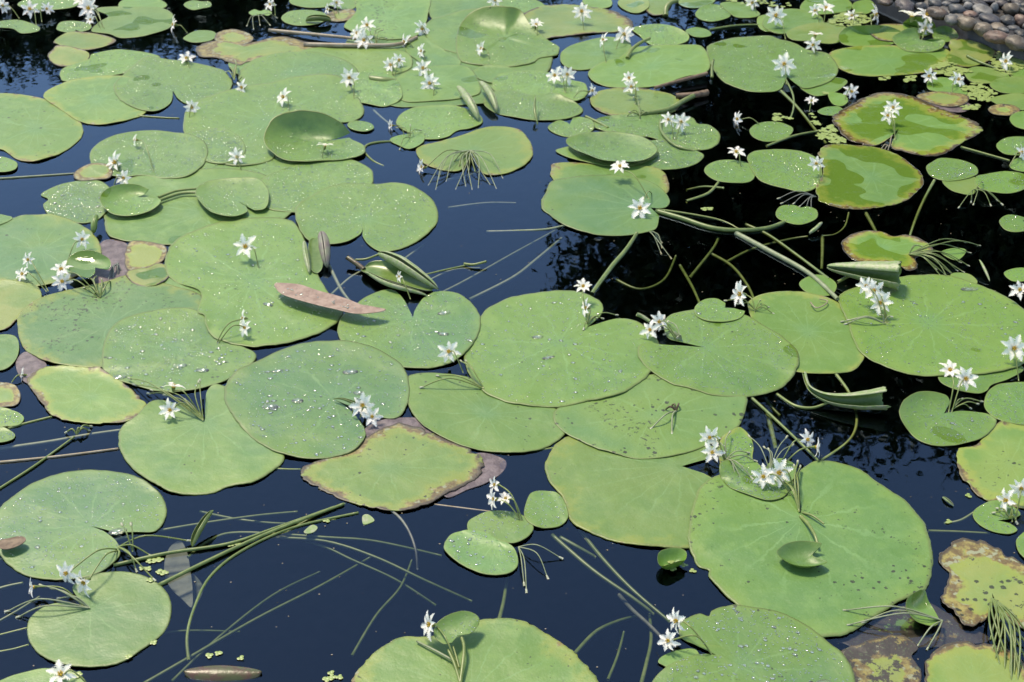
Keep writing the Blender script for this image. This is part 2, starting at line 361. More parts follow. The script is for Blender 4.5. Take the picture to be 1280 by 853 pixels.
for _ in range(1400):
    x, y = rnd.uniform(1040, 1380), rnd.uniform(-110, 62)
    q = at(x, y, .07); t = (q-K0).dot(kn)
    if t < .10: continue
    infr = y > -4 and x < 1284
    wp = rnd.uniform(9, 15)*(1 if infr else 1.6); r = wp*pxm(x, y)/2
    if any((q-u).length < (r+ru)*.62 for u, ru in used_p): continue
    used_p.append((q, r)); col = rnd.choice(['dark', 'slate', 'dark', 'brown', 'mauve', 'grey'])
    if infr:
        k = min(range(len(PEB)), key=lambda i: math.hypot(PEB[i][0]-x, PEB[i][1]-y)); P_ = PEB[k]
        dr = DIRS[int(round(math.atan2(P_[1]-y, x-P_[0])/(math.pi/4))) % 8]
        ref = ' '.join(P_[5].split()[:5]); ref = ref[:-4] if ref.endswith(' the') else ref
        for wd in (' at', ' in', ' of', ' between', ' by', ' behind', ' with', ' near', ' under', ' above', ' touching', ' standing', ' cut', ' lying', ' on', ' half', ' right', ' wedged', ' and', ' over'):
            while ref.endswith(wd): ref = ref[:-len(wd)]
        word = {'dark': 'blackish', 'slate': 'slate', 'brown': 'brown', 'mauve': 'mauve', 'grey': 'grey'}[col]
        pebble(x, y, wp, wp*.62, col, 'small %s filler stone %s the %s' % (word, dr, ref), 'small filler pebbles', _*1.7)
    else:
        b0 = len(gv); q.z = bank_z(q)+.01; sg = 8
        for j in range(1, 5):
            for i in range(sg):
                p_, a_ = math.pi*j/5, 2*math.pi*i/sg
                gv.append(q+Vector((math.sin(p_)*math.cos(a_)*r, math.sin(p_)*math.sin(a_)*r*.8, math.cos(p_)*r*.6))*(1+.2*mn.noise(q*40+Vector((j, i, 0)))))
        for j in range(3):
            for i in range(sg): gf.append((b0+j*sg+i, b0+(j+1)*sg+i, b0+(j+1)*sg+(i+1) % sg, b0+j*sg+(i+1) % sg))
        gf.append(tuple(b0+i for i in range(sg)))
o = link('gravel', mesh('gravel', gv, gf), M_PEB); o.color = (.13, .12, .11, 1)
tag(o, 'spread of smaller stones continuing up the bank beyond the corner', 'gravel', kind='stuff')

# ---------------------------------------------------------------- trees behind the pond (seen mirrored in the water)
M_BARK = simple('bark', (.06, .045, .03), (.13, .10, .07), 12, .8, bump=.02)
M_TREE = simple('tree_leaf', (.028, .05, .014), (.05, .085, .022), 3, .5, trans=.1)
def tree(base, blobs, nleaf, ls, label, group, seed):
    rr = random.Random(seed); root = empty('broadleaf_tree', base); tag(root, label, 'tree', group)
    vs, fs = [], []; B = Vector(base); top = max(b[2] for b in blobs)
    cx = sum(b[0] for b in blobs)/len(blobs)-B.x; cyy = sum(b[1] for b in blobs)/len(blobs)-B.y
    P = [Vector((0, 0, -.2)), Vector((.05, 0, top*.25)), Vector((cx*.3, cyy*.3, top*.5)), Vector((cx*.6, cyy*.6, top*.8))]
    tube(P, .17, .05, 10, 6, True, vs, fs); link('trunk', mesh('trunk', vs, fs), M_BARK, root)
    vs, fs = [], []
    for b in blobs:
        c = Vector(b[:3])-B; s = P[1].lerp(P[3], min(1, max(.1, c.z/top-.35)))
        tube([s, s.lerp(c, .5)+Vector((0, 0, .12)), c], .05, .012, 6, 4, True, vs, fs)
    link('limbs', mesh('limbs', vs, fs), M_BARK, root)
    vs, fs = [], []; tot = sum(b[3]**2 for b in blobs)
    for b in blobs:
        c = Vector(b[:3])-B
        for tw in range(max(6, int(nleaf/14*b[3]**2/tot))):
            d = Vector((rr.gauss(0, 1), rr.gauss(0, 1), rr.gauss(0, .8))).normalized()*(b[3]*rr.random()**.45)
            d.x *= 1.15; o = c+d; ax = (d.normalized()+Vector((rr.uniform(-.6, .6), rr.uniform(-.6, .6), rr.uniform(-.2, .6)))).normalized()
            for k in range(14):
                q = o+ax*(k*.035*rr.uniform(.7, 1.3)); n = Vector((rr.gauss(0, 1), rr.gauss(0, 1), rr.gauss(0, 1))).normalized()
                s = n.cross(ax).normalized(); l = (ax*.4+s*(1 if k % 2 else -1)+n*.3).normalized()*ls*rr.uniform(.7, 1.2); ww = l.cross(n).normalized()*ls*.22
                i = len(vs); vs += [q, q+l*.5+ww, q+l, q+l*.5-ww]; fs.append((i, i+1, i+2, i+3))
    link('crown', mesh('crown', vs, fs), M_TREE, root, smooth=False)
def mir(px, py, dist):
    """where, at this distance, stands what the still water mirrors at this place of the photograph"""
    p = at(px, py); d = (p-Vector((0, 0, CAMH))); d.normalize(); h = math.hypot(d.x, d.y)
    t = (dist-math.hypot(p.x, p.y))/h
    return (p.x+d.x*t, p.y+d.y*t, -d.z*t)
bl = []
for (x, y, r) in [(800, 330, .36), (835, 270, .38), (860, 380, .55), (870, 230, .45), (900, 300, .6), (950, 390, .55), (960, 340, .6), (930, 200, .5), (960, 140, .42), (1000, 255, .7),
                  (1030, 425, .55), (1090, 405, .75), (1100, 330, .8), (1050, 180, .6), (1110, 120, .5), (1150, 430, .62), (1180, 260, .8), (1200, 390, .9), (1290, 410, .75), (1300, 330, 1.0),
                  (1240, 210, .6), (1340, 400, 1.0), (1400, 300, 1.1), (1160, 60, .5), (1000, 60, .42), (930, 60, .35), (1060, 20, .5), (1400, 150, 1.0), (1420, 450, .7), (1000, 100, .4), (810, 375, .25), (790, 385, .12)]:
    bl.append((*mir(x, y, 9.0+.8*math.sin(x*1.3)), r*.86))
bx_ = mir(1150, 300, 9.0)
tree((bx_[0], bx_[1], .1), bl, 190000, .072, 'tall dark leafy tree standing beyond the pebble bank, mirrored in the pond', 'trees beyond the pond', 3)
for k, (x, y, d, lab) in enumerate([(235, -8, 16, 'low tree far beyond the pond, mirrored near the top left'), (30, 6, 15, 'tree furthest left beyond the pond, mirrored in the corner'), (560, -40, 17, 'tree behind the middle of the pond, hidden from its mirror')]):
    bl = [(*mir(x+dx*1.6, y+dy-18, d), rr_*.8) for dx, dy, rr_ in [(0, 0, .7), (-60, -18, .8), (55, -22, .8), (0, -60, 1.2), (-25, 12, .45), (30, 8, .4)]]
    t0 = mir(x, y, d); tree((t0[0], t0[1], .1), bl, 42000, .10, lab, 'trees beyond the pond', 20+k)
# ---------------------------------------------------------------- lily pads
# one line per pad, back to front: label | N (notched) or C (whole outline) and traits | centre or notch tip | outline (x,y in the photograph, z in cm when lifted)
# traits: y yellowing, b brown margin, r rotten patches, w wet film, s specks, d pin-head dew, D water drops, g ragged edge
PADS = '''
broad plain pad mostly hidden beneath the crowd of pads at the top middle|C s.3|560,75|430,60 450,40 520,35 600,40 660,50 690,70 680,95 640,110 600,122 540,118 480,112 440,95
pad mostly hidden below the twin bloom pads, reaching the open water|C s.3|500,118|455,112 500,100 570,98 620,108 640,122 600,130 540,132 490,132
pad hidden for the most part between the dewy heart lobe and the expanse|C s.3 d.4|300,205|205,222 230,200 240,180 270,165 330,170 400,185 430,200 400,215 330,230 260,238
pad mostly under the pale and yellowish pads in the upper left|C s.3|330,85|285,80 310,66 360,60 400,62 430,75 430,95 380,102 310,98
half-covered pad wedged between the nibbled pad and the very large dewy one|C s.3|235,375|150,355 190,335 230,330 280,350 290,390 260,410 200,400
pale pad cut by the top edge left of the big two-tone corner pad|C s.3 d.3|60,2|22,5 50,-6 97,-4 98,6 75,12 37,11
small pad at the top edge right of the big two-tone corner pad|C s.2|178,5|148,8 155,0 180,-5 205,2 207,9 190,12 160,12
flat pad at the left edge near the top under the white flower pair|C s.2 d.4|22,33|0,27 22,25 40,29 50,35 45,40 27,42 15,36 -8,34
small notched dewy pad alone in the water near the top left|N d.8|94,37|95,40 85,41 72,38 71,34 77,27 95,26 112,29 113,36 101,40
tiny two-lobed pad floating at the top edge over the dark mirror|C d.5|246,6|230,5 240,1 252,2 262,2 264,8 253,11 242,13 233,10
smallest round pad beside the white flower at the top|C d.2|325,16|311,16 318,12 325,14 333,12 340,16 335,20 326,18 317,20
yellowish pad with brown rim behind the green pads near the top left|C y.5 b.25 s.3|105,51|67,52 82,42 107,40 132,44 145,50 135,57 110,62 85,60 72,55
large two-tone pad near the top left with a wet olive right end|C w.55 s.2 y.1|165,28|114,39 125,27 135,20 120,12 135,9 160,9 200,10 215,17 218,27 212,35 197,41 175,46 150,47 135,42
tan dying pad at the left water edge near the top|C y.8 b.3 s.3 g.6|85,70|59,70 65,62 75,57 110,65 107,77 82,83 67,80
wide pad with a wet lens, behind the two-lobed pad at top left|C w.4 s.3 d.4|135,80|75,92 82,84 110,75 117,67 150,62 187,66 200,72 180,85 162,90 137,95 107,99 80,102
small flat pad in the black water by the fallen flower near the top|C w.3|250,46|230,47 245,39 265,39 271,45 262,52 245,54 232,51
tan withered pad touching the small flat pad near the top|C y.8 b.8 s.5 g.8|293,47|270,42 287,36 307,40 317,47 312,54 290,59 270,54
long yellowish pad below the withered one near the top|C y.5 b.6 s.5 g.5|320,62|244,62 250,56 270,52 300,57 320,52 350,45 375,50 400,60 395,68 350,72 310,78 300,82 285,78 270,72 250,71
small round pad behind the rolled dark leaf at the top, left of the middle|C d.3|380,23|352,22 362,14 385,12 405,16 408,24 395,31 372,32 356,28
dark green pad cut by the top edge left of the middle|C w.5 s.2|392,1|362,3 370,-8 410,-10 445,-8 445,8 430,12 418,6 405,9 380,9
yellow-brown scrap of pad by the dark rolled leaf at the top|C y.9 b.9 r.4 g.8|428,20|408,18 418,13 438,11 445,15 438,24 425,27 412,26
small pad at the top edge left of the pale yellow pad|C s.2|745,1|728,0 735,-6 755,-7 765,2 762,9 745,11 733,8
brownish green pad at the top edge, first right of the pale yellow one|C y.4 b.3|820,6|805,5 812,-6 832,-8 840,3 832,16 818,20 808,14
pad at the top edge behind the curved brown stub|C w.4 y.3|873,0|848,3 855,-6 880,-9 895,-4 890,5 872,10 856,9
yellow patchy pad cut by the top edge, right of the middle|C y.6 w.6|790,8|772,4 785,-8 805,-6 812,8 800,16 784,14
light grey-green pad cut by the top edge above the humped pad|C s.3|590,5|535,0 537,18 545,30 560,40 580,35 600,28 620,18 635,4 620,-12 560,-15
large speckled pad with a folded right edge, top middle|C s.8|485,22|430,32 445,15 445,0 470,-15 520,-15 538,0 536,15 532,32 527,42 510,49 480,50 450,45 440,40
pale pad between the folded edge and the humped pad|C s.5|575,48|530,35 540,25 560,18 590,12 610,15 620,40 610,60 585,68 560,64 545,58 534,48
pale pad under a lone flower, between the humped pad and the yellowish one|C s.4 d.2|657,25|622,8 640,-5 670,0 685,12 688,35 684,50 655,54 635,42
pale yellow pad with bleached right end and white flower, top middle|C y.5 b.28 s.3 g.3|710,30|682,7 715,5 747,10 772,15 790,25 790,35 780,39 750,41 727,43 702,46 685,49 672,54 650,52 642,40 650,20
large humped pad with a raised green dome, top middle|C w.3 d.5 s.3|630,48|592,81 575,76 570,60 573,38,1 585,20,2.5 607,9,4.5 632,9,5 650,14,3.5 662,30,1.5 680,48 697,57 699,63 695,70 675,74 665,80 640,84 620,83
pad right of the long straw stem, under the spike of white buds|C s.4|545,72|510,55 527,47 545,57 560,67 576,77 570,86 552,90 535,86 520,75 508,66
pad with the straw lying across it, left of the twin blooms|C s.4 y.2|445,78|375,68 400,60 440,56 480,58 510,68 515,84 492,94 455,98 420,98 385,88
narrow pad below the humped pad, top middle|C s.3|618,95|590,92 602,84 630,84 643,88 652,95 640,103 615,105 600,100
pad behind the leaning flower pair, right of the middle at top|C s.3 w.2|745,68|700,72 707,60 727,52 760,46 785,52 790,62 785,72 760,80 740,86 720,87 705,82
oval dewy pad with raised rim left of the arched stems near the top|C d.6 w.25|828,45|790,37 802,32 825,30 845,34,.8 860,42,.8 860,51,.4 847,56 825,58 810,54 800,45
broad smooth pad above the brown stick|C s.2 w.35|812,84|735,92 748,80 775,72 790,60 810,57 840,57 872,57 884,66 888,82 880,92 865,94 850,98 820,107 790,110 760,108 742,102
small dark green pad beside the arched stems at the top|C w.3|873,40|857,38 870,34 885,37 889,44 875,47 862,44
pointed pad right of the arched brown stub at the top|C d.3 w.4|892,16|869,17 880,7 900,6 912,15 911,22 890,27 875,24
dark smooth pad at the top edge beside the cluster of white blooms|C w.5|925,12|900,5 915,2 932,5 950,17 942,22 920,21 908,14
bright pad cut by the thin stems left of the top right flowers|C w.4 y.2|958,28|946,27 950,20 970,17 980,25 975,36 960,40 950,36
green pad at the top edge above the duckweed|C w.6|1030,8|1000,8 1015,-4 1050,-6 1065,5 1060,14 1030,18 1008,15
small shiny pad at the top edge next to the bank corner|C w.3|1080,8|1065,8 1072,1 1088,0 1094,9 1085,17 1070,16
light smooth pad behind the standing flower pair at top right|C s.2|990,28|953,32 962,16 985,11 1010,14 1028,22 1025,34 1000,40 970,42
yellow-green pad under the duckweed at top right|C y.6 w.5|1020,41|983,42 1000,33 1030,28 1055,32 1064,45 1040,54 1010,52 990,50
crumpled dark green pad right of the duckweed at top right|C w.7|1092,43|1048,45 1060,34,1.5 1085,31,2.5 1110,33,1.5 1130,42 1125,52 1100,58 1070,58 1052,54
yellow-brown pad behind the two-lobed heart pad by the edging|C y.9 b.4 w.6|1105,40|1085,38 1100,31 1125,30 1150,33 1150,45 1125,52 1098,50
upright little leaf under the wide open flower by the edging|C w.5|1150,34|1128,32 1133,26,2 1142,22,3 1158,23,3 1168,30,2 1168,40 1152,46 1134,42
dewy pad just below the bank edging, right of the open flower|C d.8|1182,43|1165,43 1170,36,1 1182,32,1.5 1194,38,1 1198,47 1187,52 1170,51
long broad pad with wet islands and brown front rim at top right|C w.74 b.14|1110,76|1037,66 1055,60 1085,57 1115,57 1150,60 1180,60 1190,68 1185,82 1165,89 1145,92 1110,95 1072,94 1050,86 1040,76
dewy heart-shaped pad propped on the long broad pad|N d.9 w.2|1150,50|1163,49,.8 1180,51,1 1178,60,.6 1160,66 1135,65 1120,57 1115,48,.6 1125,41,1.3 1138,36,2 1147,37,1.5
bright yellow pad with orange rim just below the edging|C y1 b.2 w.5|1212,66|1186,56 1192,49,.8 1215,51,.5 1237,59 1245,66 1237,75 1224,81 1205,84 1185,79 1182,72 1188,64
green pad at the right edge among the duckweed, nearest the bank|C w.3|1282,84|1258,84 1267,76 1290,74 1310,84 1300,95 1270,97 1260,91
yellow-green pad below the yellow one at top right|C y.5 w.6|1232,93|1205,90 1220,84 1240,85 1258,92 1262,100 1240,104 1215,102
smooth green pad at the right edge below the duckweed|C y.2 w.4|1264,108|1237,105 1250,98 1275,97 1300,100 1300,113 1270,117 1248,114
dark green pad between the two flowers facing left and right at top right|C w.3|1184,110|1160,102 1175,97 1195,100 1206,108 1208,119 1185,121 1172,115 1160,111
brown-yellow dying pad behind the brown-rimmed pad at top right|C y.8 b.7 r.2 g.5|1178,124|1145,120 1165,115 1195,117 1212,122 1205,131 1185,134 1160,128
dull green pad at the right edge in the duckweed gap|C w.3 y.3|1262,128|1238,123 1260,118 1290,119 1305,130 1285,137 1260,136 1245,130
brown withered pad scrap near the right edge|C y.5 b1 r.5 g.9|1253,138|1234,136 1248,131 1268,133 1275,140 1260,145 1242,143
half-hidden round pad at the right edge over blue water|C w.4 s.1|1284,151|1262,148 1272,141 1292,140 1306,150 1292,163 1271,160
round dewy pad at the right edge beside the lone leaning flower|C d.6|1268,183|1246,180 1260,172 1287,172 1300,184 1285,193 1260,194 1248,188
small pad at the right edge below the leaning flower|C d.5|1283,206|1262,206 1270,198 1290,197 1305,208 1288,215 1268,212
little green pad with low front lobe below the large dewy pad|C w.3|1030,108|1000,107 1010,101 1045,97 1059,101 1055,108 1040,117 1020,120 1005,113
dark tiny pad left of the flower by the brown-rimmed pad|C w.4|1047,124|1035,117 1048,117 1057,120 1060,127 1052,132 1040,129
small oval green pad touching the tip of the brown-rimmed pad|C d.3|1039,139|1022,139 1032,134 1047,133 1055,137 1050,144 1035,145 1026,143
large dewy notched pad left of the long broad pad|N d1 w.26|984,96|990,101 1005,111 1027,107 1042,99 1048,87 1042,75 1032,66 1010,62 995,54 975,49 960,45 927,47 902,51 884,60 888,80 902,100 915,107 940,115 965,115 977,110 981,101
pad with brown burnt margin all round and flower pair in its notch|N w.74 b.36 g.5|1124,160|1119,170 1114,184 1130,189 1150,194 1172,195 1192,187 1210,175 1227,167 1227,157 1210,147 1190,140 1167,132 1145,122 1122,116 1097,116 1072,125 1055,135 1040,147 1045,160 1060,175 1085,182 1100,180 1112,172
small dewy pad beside pond snail stems left of the burnt-margin pad|C d.4 w.2|964,164|937,162 945,155 960,152 977,153 991,160 987,170 972,175 955,176 941,171
faded pad with bleached brown right end under the brown stick|C s.3 b.22 y.25|790,128|738,122 745,115 760,111 785,110 815,112 840,118 850,128 842,140 815,145 780,146 755,141 740,132
wide dewy pad under the twin white flowers|C d.9 w.26|820,162|742,152 752,146 780,144 810,142 840,144 865,147 872,154 886,156 899,166 899,177 885,187 860,187 840,182 815,172 790,170 765,166 745,160
dewy pad emerging right of the cupped pad|C d.7 w.3|830,195|800,178 825,175 847,177 865,187 880,195 870,205 845,211 815,211 790,207 782,195
green dewy pad left of the lowered flower pair|C d.6 w.3|670,105|622,95 640,91 665,89 690,92 715,100 732,105 734,118 720,127 700,122 665,122 635,120 615,112
pad with a dark notch fold beside the upright dark bud leaf|C d.5 w.35|665,130|605,130 612,118 640,114 665,120 690,117,.4 702,120,.8 722,130 729,138 720,145 697,150 665,150 640,146 620,141
small heart-shaped pad between the cupped pad and the dark bud leaf|N d.7|712,155|716,148 727,146 740,151 743,160 735,166 715,171 695,167 685,160 690,154 700,151 709,153
yellow-edged pad showing behind the big front pad right of the open water|C w.4 b.12|762,222|690,222 689,213 692,205 720,203 760,207 800,208 826,213 835,225 834,240 810,246 760,245 710,240
big wavy pad at the right shore of the open water, daisy-like bloom on it|N c.8 w.22 s.3|813,260|824,270 821,285 810,290 785,294 750,294 725,289 702,280 687,268 676,258 682,240 690,228 720,222 760,219 800,224 825,235 837,250 833,259 822,261
small notched pad floating alone in black water right of the stem bundle|C d.3|995,269|970,265 977,258 992,257 1001,260 1010,259 1021,264 1020,274 1000,281 980,277 971,272
low green pad left of the dewy two-part pad on the black water|C d.3|912,214|880,213 888,204 905,200 925,202 941,208 944,220 935,228 910,228 890,223
dewy pad overlapping the left side of the wet brown-edged pad|C d.8 w.3|980,212|934,200 940,191 955,188 980,187 1005,190 1022,200 1028,215 1024,230 1015,238 1000,240 982,235 960,229 945,221
wet two-tone pad with orange-brown front rim on the black water|C w.78 b.20 g.3|1090,222|1021,245 1019,235 1028,218 1027,200 1022,190 1035,182 1067,181 1105,186 1130,197 1143,208 1152,216 1155,228 1147,240 1130,252 1100,260 1070,262 1042,258 1025,252
lower green pad peeking out under the dewy lone pad at right|C y.3 w.4|1200,232|1178,226 1195,222 1218,222 1222,235 1215,244 1200,242 1187,237
dewy lone pad on black water near the right edge|C d.7|1190,211|1161,217 1158,208 1165,202 1177,197 1200,200 1219,208 1222,218 1210,224 1185,227 1170,223
double-lobed dark pad with stem tuft at the right edge|C w.45 d.4|1250,228|1218,228 1222,221 1240,216 1260,214 1282,218 1292,228 1278,238 1260,242 1240,240 1224,236
small round pad with a nick at the right edge over black water|N d.5|1278,276|1288,280 1288,287 1270,290 1255,286 1249,277 1257,269 1270,269 1284,273
tiny pad at the right edge above the solitary flower|C d.3|1272,343|1255,342 1262,337 1280,335 1292,342 1282,351 1265,351
pad with wide orange-brown rim in black water above the rolled leaf|C w.75 b.42 g.4|1100,310|1051,305 1060,295 1080,289 1102,289 1117,295 1132,293 1150,298 1165,308 1166,315 1157,319 1145,323 1148,335 1135,339 1120,330 1095,328 1070,327 1057,317
small half-sunken leaf pad under the thick pale stem|C w.4|1022,356|999,355 1005,348 1020,343 1035,346 1046,356 1040,368 1022,369 1007,364
green leaf pad tip among the bare stalks right of the orange-rimmed pad|C w.3|1192,316|1176,316 1187,311 1200,310 1208,313 1202,322 1192,325
two-tone leaf edge rising behind the widest dewy pad|C w.5 y.4|1206,345|1188,344 1196,341 1212,343 1222,352 1215,358 1198,354
brownish scrap of pad at the left edge in the upper half|C d.3|5,206|-12,200 0,196 14,199 22,205 18,213 2,216 -12,212
pad at the left edge with a yellow stem end on it, near the top|C w.2 s.5 b.06|45,160|-10,118 22,117 50,122 75,132 90,142 103,157 101,172 82,188 62,197 42,202 22,199 5,188 -15,178 -20,140
long speckled pad in front of the wet-lens pad at top left|C s.5 b.12 y.1|120,125|55,117 65,110 87,102 112,97 137,95 170,98 190,115 182,140 162,149 135,155 112,155 95,150 75,137 57,125
two-lobed dewy pad pointing right near the top left|N d.8 w.3 s.4|216,113|221,122 232,129 250,129 272,124 287,113 290,101 277,87 250,80 212,75 185,71 170,80 155,92 142,107 147,122 160,132 179,139 197,139 212,130 216,121
pale pad overlapped by the broad dewy expanse near the top|C c.4 s.3 d.3|365,92|299,93 310,80 325,73 357,67 400,68 440,82 445,100 400,112 350,117 312,112 300,103
large pad running under the twin blooms at top middle|C s.4 w.26|545,105|490,105 505,92 532,85 565,83 585,85 597,100 600,118 575,124 540,127 510,128 495,120
round pad with a bright flipped flap, just above the open water|C d.7 w.2|472,110|445,125 440,105 458,88 480,90 495,100 503,117 499,127 480,133 460,130
broad dewy expanse pad behind the upturned pad|C d1 s.3|335,150|229,160 232,140 245,128 270,118 300,110 340,104 380,96 425,98 443,115 452,130 455,142 445,150 427,153 400,152 350,172 340,200 290,208 250,192 235,175
small flat pad next to the tip of the upturned pad|C d.3|452,158|434,156 440,152 452,151 464,154 467,161 456,165 440,162
pad lobe right of the dewy heart in the upper left|C d.9 w.3|275,184|232,170 248,163 270,161 290,166 305,180 304,196 280,206 255,202 240,190
broad pale pad under the twin cupped pads at left|C s.3 w.26 r.03|255,265|130,275 130,255 145,235 165,222 195,216 250,212 300,212 345,225 370,245 368,262 345,280 315,292 285,300 250,306 215,306 175,303 150,300 135,293
wet dewy pad filling the space left of the upturned leaf foot|C d.9 w.25|395,232|320,240 330,224 360,210 385,203 410,200 440,200 462,210 467,220 463,232 440,247 400,262 370,266 335,262 322,250
round dewy pad with curled edges holding twin sagging flowers at upper left|C d.9 w.25|180,194|112,197 120,182 145,169 180,163 215,165 240,170 257,182 260,196 250,212 232,223 205,224 180,220 150,221 122,214
big-drop dewy pad at the edge of the blue water at left|C c.9 d.8 D40|95,252|51,243 62,235 85,228 118,225 136,234 141,254 128,270 110,278 90,278 70,274 59,267 54,256 60,249
pale tan pad scrap floating under the pods at upper left|C y.6 b.6|118,213|92,218 105,208 125,205 140,210 138,222 118,226 98,226
pad with bleached left rim and black root fan in front|N b.14 y.15 s.3|590,188|598,205 606,218 630,217 652,209 664,198 666,188 660,173 648,162 625,157 600,161 575,169 550,176 525,182 520,190 530,204 548,211 565,214 577,212 585,200
round-shouldered pad left of the twin standing rolled leaves|C d.3 w.3|547,152|495,150 505,140 520,134 545,132 570,133 595,140 604,152 590,160 572,163 557,172 532,174 515,167 500,160
tiny star-shaped pad over blue water above the root fan|C d.2 g.3|508,177|487,175 500,169 527,167 531,175 522,184 510,186 497,181
huge pale pad along the left edge above the yellowish one|C c.7 s.4 b.08|50,312|-30,300 -20,282 15,273 30,269 57,268 82,273 105,283 119,295 127,313 120,328 95,345 68,354 42,358 20,354 0,352 -30,345
small pad tip at the left edge over the blue water|C|-3,278|-20,276 -5,268 10,270 16,274 5,280 -10,284
yellowish pad cut by the left edge|C y.75 b.15 s.3|10,382|-30,360 -5,351 20,352 45,357 52,372 38,385 22,398 7,411 -20,412 -35,390
large smooth pad in the left half with nibbled top|C c.6 s.9 b.06 r.02|135,405|22,400 32,385 50,373 82,363 110,357 130,353 162,345 200,353 235,362 252,370 252,390 255,410 240,435 200,455 150,459 128,459 88,458 55,451 33,438 24,422
tan dying pad scrap between the big left pads|C y.9 b.5 s.3 g.4|182,320|155,323 160,305 175,301 197,304 209,310 205,325 185,337 160,338
yellow sunken pad scrap below the tan one at left|C y1 b.3 w.5 g.6|188,345|158,342 180,337 203,330 213,343 202,356 180,360 163,354
broad drop-covered pad in front of the nibbled one at left|C c.4 d.6 D110 s.6|220,440|128,451 130,430 145,405 185,390 240,388 275,410 290,428 305,434 319,442 318,452 301,466 271,480 238,488 205,490 170,482 140,472 129,463
very large dewy pad with a flower standing at its heart, left of the middle|C d.9 s.3 D60|315,350|207,325 212,310 225,297 250,285 280,277 320,273 345,273 367,278 378,293 385,312 392,332 402,352 415,372 429,390 420,403 395,418 370,426 340,432 310,434 290,431 270,425 258,412 256,397 247,392 252,371 245,362 220,353 208,342
bright two-lobed dewy pad at the left shore of the open water|N d.9 w.26|455,274|454,284 450,293 435,302 420,305 405,305 387,302 375,288 369,270 372,258 387,247 407,236 430,231 452,231 470,231 495,229 517,234 535,245 546,259 547,275 537,290 517,304 492,313 475,314 460,305 453,294 456,286
cream scrap of pad at the left edge beside the flower|C y.8 b.9 g.8|8,495|-15,480 5,477 20,482 26,493 22,505 5,509 -15,508
pad sliver at the left edge above the white fallen bloom|C s.3|5,440|-15,425 0,418 18,420 24,432 20,450 5,462 -15,460
little dewy pad upper of two at the left edge|C d.9|10,522|-8,512 8,511 24,516 30,523 24,531 8,533 -8,532
little dewy pad lower of two at the left edge|C d.9|4,543|-12,536 4,535 18,542 16,549 2,553 -12,552
pad with tattered pinkish brown left rim, left of the middle|C b.22 g.7 y.1|112,495|33,474 45,463 63,458 100,459 125,460 150,476 170,491 184,506 180,516 158,527 125,530 88,527 65,520 50,503 38,486
smooth pale green notched pad below the flower pair at lower left|N c.5 s.25 y.1|256,527|257,500 259,488 272,480 300,490 330,520 345,555 356,572 342,588 318,602 285,608 265,616 240,618 215,615 190,603 166,585 151,565 148,548 153,533 170,522 180,510 195,500 215,503 235,508 250,516
fading pad with ragged brown margin, centre left|C y.35 b.34 g.6 s.7|485,583|374,586 384,580 405,573 440,560 458,545 480,533 505,528 528,535 555,546 580,556 600,568 606,585 594,600 572,612 553,621 535,631 505,639 470,637 440,629 403,614 380,601
blunt pad crowded in front of the fading brown-margined one|C s.5|608,518|508,480 511,470 525,466 550,466 580,470 605,478 650,495 690,508 706,520 710,536 703,546 690,555 670,563 638,566 603,563 568,554 538,539 518,521 509,501
wide plain pad right of the centre with pinkish left rim|N s.3 b.05 y.15|852,583|880,575 905,565 880,555 800,540 745,540 712,545 700,552 690,562 681,580 684,594 693,610 705,625 708,640 715,652 732,663 755,672 787,680 820,684 855,685 885,680 905,662 910,635 898,605 880,592
nibbled pad in the centre with dead stalks lying on it|C c.6 s.9 w.24 y.1 r.06|815,520|698,510 740,490 775,475 815,468 860,466 905,476 930,490 933,508 926,529 911,542 875,561 840,571 800,575 775,570 748,562 723,551 705,541 692,526
largest dewy pad of the centre, deep notch on its right|N d.8 D90 s.3|701,428|712,421 722,413 740,407 770,398 795,401 815,415 825,435 820,455 812,468 800,479 773,494 735,502 698,510 662,508 640,505 610,494 592,477 582,458 580,435 588,415 602,394 615,383 640,371 665,366 690,363 722,364 745,373 754,383 750,395 735,408 712,424
pad with orange dead corner, right of the centre|C w.25 b.1 s.2 y.1|1010,415|935,380 943,371 960,365 985,363 1010,366 1042,375 1055,383 1068,395 1078,420 1082,442 1070,461 1050,466 1020,467 992,463 975,450 955,420 940,400
dewy notched pad right of the centre, small pad on its back|N c.3 d.9 w.26 s.4|880,434|852,427 838,424 831,415 831,401 840,392 862,388 890,386 930,393 962,412 986,428 998,444 997,460 990,472 975,486 955,493 925,497 890,494 865,487 840,481 815,466 801,452 797,441 802,431 830,431 855,432
small round pad lying on the back of the dewy notched one|N d.6 D8|906,386|907,379 895,373 880,375 869,384 870,395 885,403 907,404 925,399 931,390 922,387
drop-covered two-lobed pad touching the fallen pink leaf|N c.6 d.7 D70|516,397|518,389 527,375 537,368 550,364 572,367 590,379 600,396 600,412 592,430 578,446 560,456 535,460 505,459 470,450 440,440 426,427 422,410 430,393 447,378 470,365 490,362 503,372 511,386
pad covered with large beads of water, left of the centre|N c.8 d.6 D190 s.2|417,499|432,499 447,506 458,515 470,520 493,523 506,513 512,495 511,476 503,458 480,441 452,431 425,427 390,428 352,437 320,452 295,465 282,481 280,497 288,516 300,533 320,552 350,568 388,574 420,571 443,563 456,549 456,536 446,521 432,507
lower lip of pad showing below the widest dewy pad at right|C d.4|1222,475|1175,476 1175,462 1200,450 1240,445 1270,452 1280,462 1262,473 1240,481 1233,489 1220,492 1193,486
tattered pad with peeling pink left edge at the right side|C b.22 y.3 s.6 g.5|1262,580|1198,560 1220,555 1248,528 1258,528 1290,533 1340,560 1340,610 1290,635 1248,629 1225,621 1210,606 1200,598 1196,578
